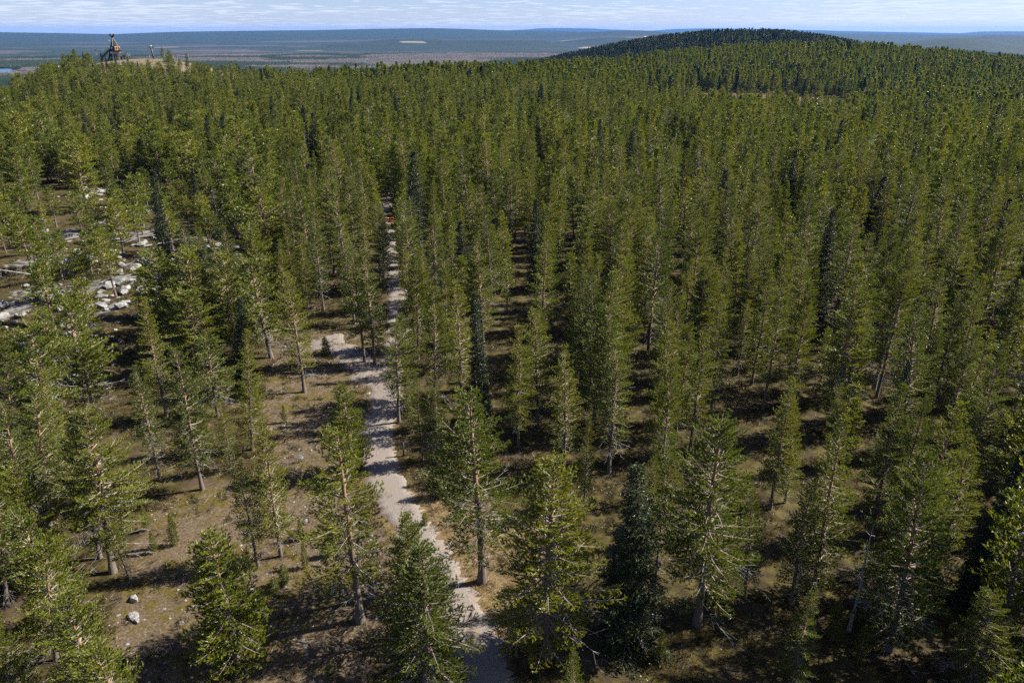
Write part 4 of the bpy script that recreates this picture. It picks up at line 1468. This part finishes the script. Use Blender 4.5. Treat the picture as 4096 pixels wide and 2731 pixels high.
# stair and roofed ramp on the west, balcony on the east
g = Geo()
for k in range(9):
    t_ = k / 8
    g.box((-7.2 + 4.9 * t_, -1.2, 1.7 + 4.1 * t_), (0.9, 2.0, 0.22))
g.bar((-7.6, -2.2, 1.8), (-2.2, -2.2, 6.3), 0.22, 0.4); g.bar((-7.6, -0.2, 1.8), (-2.2, -0.2, 6.3), 0.22, 0.4)
g.build('stair', M['dark_wood'], TOWER)
g = Geo()
for k in range(4):
    t_ = k / 3
    g.bar((-6.8 + 4.3 * t_, -2.2, 2.3 + 3.6 * t_), (-6.8 + 4.3 * t_, -2.2, 3.5 + 3.6 * t_), 0.12)
g.bar((-7.2, -2.2, 3.2), (-2.3, -2.2, 7.3), 0.14)
g.build('handrail', M['grey_wood'], TOWER)
g = Geo()
g.box((6.0, -0.6, 2.6), (3.4, 2.6, 0.25))
for k in range(3):
    g.bar((4.4, -1.9, 3.0 + 0.42 * k), (7.7, -1.9, 3.0 + 0.42 * k), 0.13)
g.bar((7.6, -1.8, -0.3), (7.6, -1.8, 4.1), 0.24); g.bar((7.6, 0.6, -0.3), (7.6, 0.6, 4.1), 0.24); g.bar((5.4, -1.8, -0.3), (5.4, -1.8, 2.6), 0.2)
g.build('balcony', M['grey_wood'], TOWER)
g = Geo()
g.bar((3.0, -1.2, 6.0), (6.4, -1.2, 2.8), 0.25, 0.5); g.bar((3.2, -2.0, 6.4), (6.6, -2.0, 3.2), 0.16)
g.build('stair', M['grey_wood'], TOWER)
for px2, py2 in ((-3.4, -1.6), (-1.6, -3.2), (1.6, -3.0), (3.4, -1.4), (-2.0, 2.0), (2.0, 2.0)):
    g = Geo()
    g.tube([(px2, py2, -0.4), (px2, py2, 2.0)], 0.28, 7)
    g.build('stub_column', M['dark_wood'], TOWER)
g = Geo()
g.bar((-1.2, -0.6, 9.8), (-2.1, -0.9, 10.5), 0.08); g.box((-2.3, -0.95, 10.6), (0.6, 0.3, 0.25))
g.build('floodlight', M['white'], TOWER)

x, y, z = gpt(404, 239)
POLE = Geo(); POLE.tube([(0, 0, -0.3), (-0.5, 0, 3.3), (-0.95, 0, 6.6)], [0.10, 0.08, 0.05], 6)
POLE.build('pole', M['grey_wood'], None, loc=(x, y, z), label='thin leaning wooden pole in front of the lookout tower', cat='pole')
x, y, z = gpt(597, 233)
LIFT = empty('ski_lift_pylon', (x, y, z), 'short grey ski lift pylon with crossarm on the bare hilltop', 'pylon')
g = Geo(); g.bar((0.0, 0, -0.4), (-0.75, 0, 6.9), 0.75, 0.75); g.build('mast', M['steel'], LIFT)
g = Geo(); g.bar((-2.5, 0, 6.45), (1.1, 0, 6.35), 0.22, 0.3); g.build('crossarm', M['dark_wood'], LIFT)
for sx in (-2.2, 0.75):
    g = Geo(); g.box((sx, 0, 6.55), (0.7, 0.3, 0.35)); g.tube([(sx - 0.2, -0.22, 6.65), (sx - 0.2, 0.22, 6.65)], 0.2, 8); g.build('sheave', M['steel'], LIFT)
g = Geo(); g.bar((-1.15, 0, 7.0), (-0.3, 0, 7.25), 0.5, 0.4); g.build('cap', M['white'], LIFT)

# ------------------------------------------------------------------ barrier, posts, tape
bx0, by0, bz0 = ground(1508, 893)
BAR = empty('barrier', (bx0, by0, bz0), 'red and yellow striped swing barrier closing the gravel path', 'barrier')
g = Geo(); g.bar((0, 0, -0.3), (-0.1, 0, 2.3), 0.16); g.build('hinge_post', M['rust'], BAR)
g = Geo(); g.bar((-0.35, 0.1, -0.3), (-0.35, 0.1, 1.9), 0.12); g.build('hinge_post', M['rust'], BAR)
for a, b, mt in ((-0.3, 0.85, 'yellow'), (0.85, 1.75, 'red'), (1.75, 2.5, 'yellow'), (2.5, 2.85, 'red'), (2.85, 3.5, 'yellow')):
    g = Geo(); g.bar((a, -0.12, 1.0 + 0.03 * a), (b - 0.004, -0.12, 1.0 + 0.03 * b), 0.13); g.build('boom_stripe', M[mt], BAR)
g = Geo(); g.bar((0.9, -0.12, 0.88), (4.3, -0.12, 0.42), 0.11); g.build('brace', M['red'], BAR)
g = Geo(); g.bar((2.65, -0.12, 0.66), (2.65, -0.12, 1.06), 0.12); g.build('strut', M['red'], BAR)
for (u, v, hh_, lb) in ((1616, 1823, 1.45, 'slim dark trail post with blue mark beside the sunny path edge'), (2064, 2652, 1.25, 'dark trail post with bright blue top in deep shade, bottom middle')):
    x, y, z = ground(u, v)
    e = empty('trail_post', (x, y, z), lb, 'post', 'trail marker posts')
    g = Geo(); g.box((0, 0, hh_ / 2 - 0.1), (0.13, 0.13, hh_ + 0.2)); g.build('post', M['dark_wood'], e)
    g = Geo(); g.box((0, -0.075, hh_ - 0.18), (0.09, 0.03, 0.16)); g.build('blue_mark', M['blue'], e)
pts = [ground(u, v) for u, v in ((2820, 2432), (2860, 2446), (2905, 2466), (2945, 2476), (2968, 2484))]
g = Geo(); g.tube(np.array(pts) + np.array([0, 0, 0.10]), 0.022, 4)
g.build('tape', M['orange'], None, label='thin orange tape lying on the ground beside the gnarled pine', cat='tape')

# ------------------------------------------------------------------ rocks
import bmesh


def boulder_mesh(seed, n=26, squash=(1, 0.8, 0.55)):
    r = np.random.default_rng(seed)
    p = unit(r.normal(size=(n, 3))) * r.uniform(0.78, 1.08, (n, 1)) * np.array(squash)
    bm = bmesh.new()
    for q in p:
        bm.verts.new(q)
    bmesh.ops.convex_hull(bm, input=bm.verts)
    for v in [v for v in bm.verts if not v.link_faces]:
        bm.verts.remove(v)
    bmesh.ops.triangulate(bm, faces=bm.faces)
    me = bpy.data.meshes.new('boulder')
    bm.to_mesh(me); bm.free()
    return me


ROCKS = [boulder_mesh(900 + i, 24 + 2 * i, [(1, 0.8, 0.5), (1, 0.7, 0.6), (1, 0.95, 0.4), (1, 0.6, 0.45), (1, 0.85, 0.7)][i]) for i in range(5)]
for me in ROCKS:
    me.materials.append(M['rock'])
PALE = [me.copy() for me in ROCKS]
for me in PALE:
    me.materials.clear(); me.materials.append(M['pale_rock'])


def boulder(u, v, size, label, pale=False, k=None, sink=0.25, group=None):
    x, y, z = gpt(u, v)
    k = random.randrange(5) if k is None else k
    o = obj('boulder', (PALE if pale else ROCKS)[k], None, (x, y, z + size * 0.5 * (0.5 - sink)), label, 'boulder', group)
    o.scale = (size / 2, size / 2 * random.uniform(0.8, 1.1), size / 2 * random.uniform(0.8, 1.1))
    o.rotation_euler = (random.uniform(-0.25, 0.25), random.uniform(-0.25, 0.25), random.uniform(0, 6.28))
    return o


boulder(1637, 1104, 2.0, 'pale flat-faced boulder at the path edge beyond the bend', True, 1)
boulder(1556, 1737, 1.3, 'flat pale slab sunk in the path edge near the trail post', True, 2, 0.6)
boulder(1858, 1168, 2.6, 'dark rounded boulder in shade among the trees right of the path', False, 4)
boulder(537, 2400, 0.95, 'single grey stone lying alone on the open ground', True, 1)
boulder(533, 2470, 1.0, 'larger of the two pale stones lying together on the open ground', True, 0)
boulder(548, 2484, 0.7, 'smaller of the two pale stones lying together on the open ground', True, 3)
boulder(1200, 1830, 0.9, 'flat pale stone in the shaded part of the brown clearing', True, 2, 0.6)
boulder(406, 232, 2.6, 'white rock at the foot of the thin leaning pole by the tower', True, 0)
boulder(423, 228, 2.4, 'white rock under the ramp of the lookout tower', True, 4)
boulder(394, 231, 2.4, 'dark rock left of the thin leaning pole by the tower', False, 0)
for u, v, sz in ((205, 298, 13), (228, 300, 10), (215, 312, 8), (240, 292, 6)):
    boulder(u, v, sz, 'bare pale rock outcrop on the hill flank below the tower, %s slab' % {13: 'largest', 10: 'second largest', 8: 'lowest', 6: 'topmost'}[sz], True, 2, 0.5, 'outcrop slabs on the hill flank')
NAMED = [(1065, 0, 'row'), ]
big = [(690, 1045, 3.4, 'largest pale crag boulder, beside the fallen grey log'), (655, 1072, 3.0, 'pale crag boulder just below the largest one'), (700, 1015, 2.6, 'pale crag boulder just above the largest one'),
       (870, 985, 2.4, 'pale boulder at the thick end of the fallen grey log'), (885, 1000, 1.9, 'smaller boulder under the one at the log end'), (910, 1075, 2.8, 'upper of the pale boulders at the shaded crag edge'),
       (930, 1100, 3.0, 'lowest of the pale boulders at the shaded crag edge'), (945, 1050, 2.0, 'boulder at the shaded crag edge nearest the dark spruces'), (482, 1063, 2.3, 'humped grey boulder alone in open heath left of the crag'),
       (370, 1042, 2.6, 'low pale slab above the uprooted dead tree'), (470, 1035, 2.2, 'flat pink-grey slab beyond the humped grey boulder'), (540, 1080, 2.4, 'dark-sided boulder between the humped one and the crag'),
       (572, 1125, 2.2, 'boulder below the crag in dappled light'), (440, 1152, 2.3, 'grey slab behind the slim dark stem below the crag'), (498, 1172, 2.0, 'white-spotted boulder in the gap below the crag'),
       (585, 852, 3.2, 'rounded pale rock farther up the left forest'), (410, 770, 2.6, 'small pale rock far up the left forest'), (330, 792, 3.0, 'grey rock farthest up the left forest')]
for u, v, sz, lb in big:
    boulder(u, v, sz * 0.85, lb, True, group='crag boulders')
r6 = np.random.default_rng(6)
used_b = set()
for cx, cy, su, sv, cnt in ((390, 1260, 90, 60, 42), (210, 1440, 80, 60, 44), (250, 1540, 70, 35, 22), (690, 1060, 60, 40, 20), (920, 1070, 40, 45, 20), (420, 1050, 110, 40, 24), (480, 1150, 80, 50, 22), (40, 1280, 40, 40, 10), (370, 775, 70, 25, 14), (130, 1370, 60, 40, 16), (590, 850, 60, 40, 14), (640, 1150, 80, 50, 24), (820, 1060, 70, 40, 22), (300, 1180, 90, 50, 24), (300, 960, 90, 40, 20), (560, 960, 90, 40, 20)):
    for _ in range(cnt):
        u = float(np.clip(r6.normal(cx, su), 5, 1100)); v = r6.normal(cy, sv)
        lb = f'pale crag rock, {word(u / 40.96)} percent across and {word(v / 27.31)} percent down the photo'
        if lb in used_b:
            continue
        used_b.add(lb)
        boulder(u, v, 0.6 + 1.9 * r6.random() ** 1.6, lb, r6.random() < 0.6, group='crag boulders')

# fallen wood
a = np.array(ground(578, 992)); b = np.array(ground(846, 953))
g = Geo(); g.tube([(0, 0, 0), tuple((b - a) * 0.5 + np.array([0, 0, 0.05])), tuple(b - a)], [0.24, 0.2, 0.10], 7)
g.build('fallen_log', M['dead'], None, loc=tuple(a + np.array([0, 0, 0.3])), label='long bleached fallen log lying across the crag', cat='log')
e = place(SNAG[1], *ground(190, 1108)[:2], 11.5, rz=0.6, lean=(-1.28, -0.25), label='uprooted bleached dead tree lying with branches spread below the crag', cat='tree')
e = place(SNAG[0], *ground(1180, 2560)[:2], 5.0, rz=0.2, lean=(1.45, 0.5), label='thin fallen pale branch lying right of the short bushy pine', cat='branch', wide=0.5)

# ------------------------------------------------------------------ young growth
for u, v, h_, k, lb in ((1222, 2270, 2.2, 1, 'bright knee-high pine sapling between the slim pine and the path'), (1207, 2160, 2.0, 1, 'thin pale pine sapling in the sunny clearing left of the path'), (1140, 2335, 1.7, 0, 'dark low shrub in the shade beside the tall thin-crowned pine'),
                          (1100, 2365, 1.3, 0, 'small dark shrub left of the low shrub by the tall thin-crowned pine'), (702, 2180, 2.8, 1, 'dark green sapling standing in the shadow across the clearing'), (1765, 1985, 3.0, 0, 'wide dark juniper at the right edge of the path'),
                          (1800, 1945, 2.4, 0, 'second juniper behind the wide dark one at the path edge'), (620, 2210, 2.0, 1, 'pale thin sapling near the dark green sapling'), (590, 2120, 2.3, 1, 'scrawny sapling at the left edge of the clearing'),
                          (1310, 2225, 1.6, 0, 'tiny pine beside the path opposite the straw grass'), (1305, 1420, 2.4, 0, 'low bushy pine at the rim of the pale gravel patch'), (1140, 1690, 2.0, 1, 'little pine on the left rim of the brown clearing'),
                          (1540, 1085, 3.4, 0, 'young pine leaning over the path below the barrier'), (1700, 2100, 1.2, 0, 'small heather-like shrub in the straw grass'), (2640, 2640, 2.4, 1, 'small pale sapling at the bottom edge right of the black spruce'),
                          (3330, 2560, 3.4, 0, 'bushy young pine in front of the grey snag'), (3430, 2650, 3.0, 1, 'young yellowish pine left of the corner pine'), (1320, 2700, 1.0, 0, 'low green shrub at the bottom edge on mossy ground')):
    x, y, z = ground(u, v)
    place(BUSHY[k], x, y, h_, wide=1.5 if k == 0 and h_ < 3.2 else 0.9, label=lb, group='saplings and shrubs', cat='sapling' if k else 'shrub')

# ------------------------------------------------------------------ birches
r7 = np.random.default_rng(7)
BPX = [((368, 232), 8, 'bare white birch left of the tower behind the hill shrubs'), ((283, 319), 9, 'tall pale birch leaning at the hill edge'), ((117, 322), 8, 'bright white birch at the hill foot, thickest stem'), ((138, 313), 7, 'slimmer white birch right of the thickest stem'),
       ((83, 315), 6.5, 'short white birch left of the thickest stem'), ((60, 312), 6.5, 'birch with orange-brown twig crown above the river'), ((97, 305), 5, 'thin birch between the short and the slim white birch'), ((18, 345), 6, 'white birch at the left edge below the river'),
       ((48, 336), 5.5, 'second white birch from the left edge below the river'), ((500, 345), 8, 'tall white-stemmed birch on the slope below the tower'), ((495, 340), 6, 'birch twin beside the tall white-stemmed one below the tower'), ((412, 335), 7, 'white birch on the slope left of the tower'),
       ((555, 290), 5, 'birch on dry grass below the ski lift pylon'), ((736, 236), 6.5, 'pale bare birch among the pines right of the pylon'), ((700, 252), 5.5, 'double-stemmed birch at the right end of the bare hilltop'), ((712, 250), 5.5, 'birch just right of the double-stemmed one on the hilltop'),
       ((385, 350), 5.5, 'slight birch low on the slope left of the tall white-stemmed one'), ((345, 240), 5, 'birch rising behind the hill shrubs at far left of tower'), ((295, 320), 7, 'birch overlapping the tall pale leaning birch'), ((640, 262), 4.5, 'brown birch on dry grass right of the pylon')]
for (u, v), h_, lb in BPX:
    x, y, z = gpt(u, v)
    place(BIRCH[r7.integers(0, 3)], x, y, h_, lean=(r7.normal(-0.05, 0.05), 0), wide=0.85, label=lb, group='bare birches')
ub = set()
for _ in range(46):
    if _ < 14:
        x, y = r7.normal(138, 15), r7.normal(735, 22)
    elif _ < 30:
        x, y, z = gpt(r7.uniform(0, 290), r7.uniform(316, 352))
    else:
        x, y, z = gpt(float(r7.normal(560, 120)), r7.uniform(262, 345))
    if bog_mask(np.array([x]), np.array([y]))[0] > 0.5:
        continue
    z = gz(x, y); h_ = r7.uniform(5, 8) if _ >= 14 else r7.uniform(8, 11)
    a, b, _d = project(x, y, z + h_)
    lb = f'brown bare birch, tip {word(a / 40.96)} percent across, {word(b / 27.31)} percent down the photo'
    if lb in ub:
        continue
    ub.add(lb)
    place(BIRCH[r7.integers(0, 3)], x, y, h_, lean=(r7.normal(0, 0.05), 0), wide=1.1, label=lb, group='bare birches')
for u, v, h_, fam, lb in ((655, 240, 6.5, 'C', 'roundest pine at the right end of the bare hilltop'), (685, 250, 6.0, 'C', 'pine second from the roundest one on the hilltop'), (678, 252, 6.5, 'Y', 'dark bushy pine behind the roundest one on the hilltop'), (752, 262, 6.5, 'Y', 'dark bushy pine on the right shoulder of the hill'),
                          (385, 238, 5.0, 'Y', 'dark round pine just left of the tower foot'), (465, 262, 5.5, 'P', 'small dark spruce in front of the tower'), (515, 262, 4.6, 'Y', 'small bushy pine right of the small dark spruce by the tower'), (340, 262, 7, 'P', 'dark spruce left of the tower slope'),
                          (320, 266, 6.5, 'Y', 'dense dark pine on the slope left of the tower'), (272, 262, 6, 'P', 'leftmost dark spruce on the hill slope'), (430, 275, 6.5, 'P', 'dark spruce in the clump below the tower'), (560, 310, 8, 'P', 'dark spruce below the pylon')):
    x, y, z = gpt(u, v)
    place(FAM[fam][0], x, y, h_, label=lb, group='hilltop conifers', wide=1.1)

# ------------------------------------------------------------------ bog: boardwalk, shelter, lamp post
bw = [ground(u, v)[:2] for u, v in ((3268, 424), (3262, 408), (3265, 396), (3272, 388), (3286, 383))]
o = ribbon('boardwalk', spline(bw, 6), 1.2, 0.55, M['pale_plank'], 'white curved boardwalk crossing the bog', edge=0.25, wob=0.1, kind=None)
o['category'] = 'boardwalk'
x, y, z = gpt(3303, 372)
SH = empty('shelter', (x, y, z), 'small pale-roofed open shelter at the far bog edge', 'shelter')
g = Geo(); g.box((0, 0, 2.7), (4.2, 3.6, 0.5), taper=0.75); g.build('roof', M['pale_plank'], SH)
for sx, sy in ((-1.7, -1.4), (1.7, -1.4), (-1.7, 1.4), (1.7, 1.4)):
    g = Geo(); g.box((sx, sy, 1.2), (0.2, 0.2, 2.5)); g.build('post', M['grey_wood'], SH)
g = Geo(); g.box((0, 0, 0.25), (4.0, 3.4, 0.5)); g.build('platform', M['grey_wood'], SH)
x, y, z = gpt(3324, 386)
LP = empty('lamp_post', (x, y, z), 'thin teal lamp post by the bog shelter', 'lamp post')
g = Geo(); g.tube([(0, 0, -0.3), (0.2, 0, 4.6), (0.6, 0, 5.1), (1.4, 0, 5.2)], [0.09, 0.07, 0.06, 0.05], 6); g.build('mast', M['teal'], LP)
g = Geo(); g.box((1.6, 0, 5.15), (0.7, 0.3, 0.16)); g.build('lamp_head', M['steel'], LP)

# ------------------------------------------------------------------ river and houses on the plain
for i, P in enumerate(RIVERS):
    n_ = len(P)
    me = bpy.data.meshes.new('river')
    me.from_pydata([(q[0], q[1], PLAIN + 1.2) for q in P], [], [list(range(n_))])
    me.materials.append(M['water'])
    obj('river', me, label='blue river bend on the plain beyond the hill', kind='structure')
HS = [(97, 244, 20, 9, 'roof_red', 'white house with dark red roof alone among bare birches'), (20, 264, 15, 8, 'roof_grey', 'largest pale house on the far river bank'), (3, 264, 12, 8, 'roof_grey', 'pale house at the left edge on the far river bank'), (34, 265, 13, 8, 'roof_grey', 'pale house right of the largest on the far river bank'),
      (47, 263, 11, 7, 'roof_grey', 'last pale house of the row on the far river bank'), (190, 276, 20, 10, 'roof_grey', 'long grey-roofed barn below the birches'), (236, 271, 16, 9, 'roof_grey', 'white house at the near side of the second water'), (221, 256, 9, 7, 'roof_grey', 'leftmost of three white cabins above the second water'),
      (229, 255, 9, 7, 'roof_grey', 'middle of three white cabins above the second water'), (238, 255, 9, 7, 'roof_grey', 'right-hand of three white cabins above the second water'), (2580, 152, 26, 14, 'roof_grey', 'pale building on the plain left of the rounded hill'), (2707, 149, 30, 14, 'roof_grey', 'pale building just above the rounded hill flank')]
for u, v, L, W, rf, lb in HS:
    p = plain_pt(u, v, PLAIN + 2)
    if np.hypot(*p) > 9000:
        p = p / np.hypot(*p) * 8600
    zz_ = gz(p[0], p[1])
    e = empty('house', (p[0], p[1], zz_), lb, 'house', 'houses on the plain', rz=random.uniform(-0.4, 0.4))
    g = Geo(); g.box((0, 0, 2.2), (L, W, 5.4)); g.build('wall', M['white'], e)
    g = Geo()
    l2, w2 = L / 2 + 0.6, W / 2 + 0.6
    g.add([(-l2, -w2, 4.9), (l2, -w2, 4.9), (l2, w2, 4.9), (-l2, w2, 4.9), (-l2, 0, 4.9 + W * 0.4), (l2, 0, 4.9 + W * 0.4)], [[0, 1, 5, 4], [2, 3, 4, 5]])
    g.add([(-l2, -w2, 4.9), (-l2, w2, 4.9), (-l2, 0, 4.9 + W * 0.4), (l2, -w2, 4.9), (l2, w2, 4.9), (l2, 0, 4.9 + W * 0.4)], [[0, 2, 1], [3, 4, 5]])
    g.build('roof', M[rf], e)
    for k in range(3):
        g = Geo(); g.box((-L * 0.3 + k * L * 0.3, -W / 2 - 0.05, 2.4), (1.4, 0.12, 1.5)); g.build('window', M['glass'], e)

# ------------------------------------------------------------------ undergrowth and loose stones
def tuft_mesh(name, seed, rad_, h_, cnt, w, mat):
    r = np.random.default_rng(seed)
    g = Geo()
    P = np.column_stack([r.normal(0, rad_ * 0.5, cnt), r.normal(0, rad_ * 0.5, cnt), np.zeros(cnt)])
    D = unit(np.column_stack([P[:, :2] / rad_ * 0.8 + r.normal(0, 0.35, (cnt, 2)), np.ones(cnt)]))
    blades(g, P, D, np.full(cnt, h_), np.full(cnt, w), 2, r, 0, 0.6)
    return g.mesh(name, [mat])


M['heath'] = needle_material('heath_twigs', [(0.024, 0.022, 0.009), (0.052, 0.044, 0.013), (0.10, 0.072, 0.024)], (1.3, 1.2, 0.8), tmix=0.15)
M['straw'] = needle_material('dry_grass', [(0.10, 0.07, 0.032), (0.19, 0.135, 0.066), (0.28, 0.21, 0.12)], (1.3, 1.2, 0.9), tmix=0.25)
HEATH = [tuft_mesh('heath', 950 + i, 0.32, 0.20, 34, 0.02, M['heath']) for i in range(3)]
STRAW = [tuft_mesh('straw', 960 + i, 0.22, 0.24, 26, 0.012, M['straw']) for i in range(3)]
r8 = np.random.default_rng(8)
q = 60000
X_ = r8.uniform(-85, 85, q); Y_ = r8.uniform(22, 125, q)
Z_ = height(X_, Y_)
U_, V_, D_ = project(X_, Y_, Z_)
pdx = path_dist(X_, Y_)
cl_ = clearing(X_, Y_, 2.0)
heath_ok = (U_ > -60) & (U_ < 4160) & (V_ < 2800) & (pdx > 2.1) & (r8.random(q) < np.where(cl_ > 0.5, 0.42, 0.85)) & (fbm(X_ / 3, Y_ / 3, 81, 2) > 0.42)
instancer('undergrowth', HEATH, np.column_stack([X_, Y_, Z_ - 0.03])[heath_ok], r8.uniform(0, 6.28, heath_ok.sum()), np.repeat(r8.uniform(0.6, 1.3, (heath_ok.sum(), 1)), 3, 1), r8.integers(0, 3, heath_ok.sum()), 'low heath and crowberry over the forest floor', 'undergrowth')
es = poly_soft(CLEAR[2], X_, Y_, 2.5)
straw_ok = (((es > 0.3) & (pdx > 1.6)) | ((pdx > 1.7) & (pdx < 3.4) & (r8.random(q) < 0.5)) | ((cl_ > 0.3) & (r8.random(q) < 0.10) & (fbm(X_ / 4, Y_ / 4, 85, 2) > 0.5))) & (U_ > -60) & (U_ < 4160) & (V_ < 2800)
instancer('dry_grass', STRAW, np.column_stack([X_, Y_, Z_ - 0.02])[straw_ok], r8.uniform(0, 6.28, straw_ok.sum()), np.repeat(r8.uniform(0.6, 1.4, (straw_ok.sum(), 1)), 3, 1), r8.integers(0, 3, straw_ok.sum()), 'straw-coloured dry grass along the path', 'grass')
def litter_mesh(seed, cnt=9):
    r = np.random.default_rng(seed)
    g = Geo()
    A = np.column_stack([r.normal(0, 0.5, (cnt, 2)), r.uniform(0.01, 0.05, cnt)])
    B = A + np.column_stack([r.normal(0, 0.35, (cnt, 2)), r.normal(0.01, 0.04, cnt)])
    sticks(g, A, B, 0.009, 0.004, 0)
    return g.mesh('litter', [M['dead'] if seed % 2 else M['twig']])


LITTER = [litter_mesh(970 + i) for i in range(4)]
lt_ok = (pdx > 2.0) & (r8.random(q) < 0.06) & (U_ > -60) & (U_ < 4160) & (D_ < 105)
instancer('fallen_twigs', LITTER, np.column_stack([X_, Y_, Z_])[lt_ok], r8.uniform(0, 6.28, lt_ok.sum()), np.repeat(r8.uniform(0.6, 1.6, (lt_ok.sum(), 1)), 3, 1), r8.integers(0, 4, lt_ok.sum()), 'fallen twigs and cones lying under the pines', 'twigs')
st_ok = (cl_ > 0.3) & (r8.random(q) < 0.45) & (fbm(X_ / 2.5, Y_ / 2.5, 83, 2) > 0.5) & (pdx > 1.5)
instancer('stones', PALE[:3], np.column_stack([X_, Y_, Z_])[st_ok], r8.uniform(0, 6.28, st_ok.sum()), np.repeat(np.exp(r8.normal(-2.6, 0.5, (st_ok.sum(), 1))), 3, 1), r8.integers(0, 3, st_ok.sum()), 'scattered pale stones on the worn clearing', 'stones')

# ------------------------------------------------------------------ haze
hz = Geo()
hz.box((0, 0, (-128 + 190) / 2), (74000, 74000, 128 + 190))
m, t, out = nt_new('haze_air')
pv = N(t, 'ShaderNodeVolumePrincipled')
pv.inputs['Color'].default_value = (0.12, 0.36, 0.88, 1)
pv.inputs['Density'].default_value = 2.2e-5
pv.inputs['Anisotropy'].default_value = 0.1
link(t, pv.outputs[0], out.inputs['Volume'])
hz.build('haze', m, label='thin blue haze over the plain and far hills', kind='stuff')
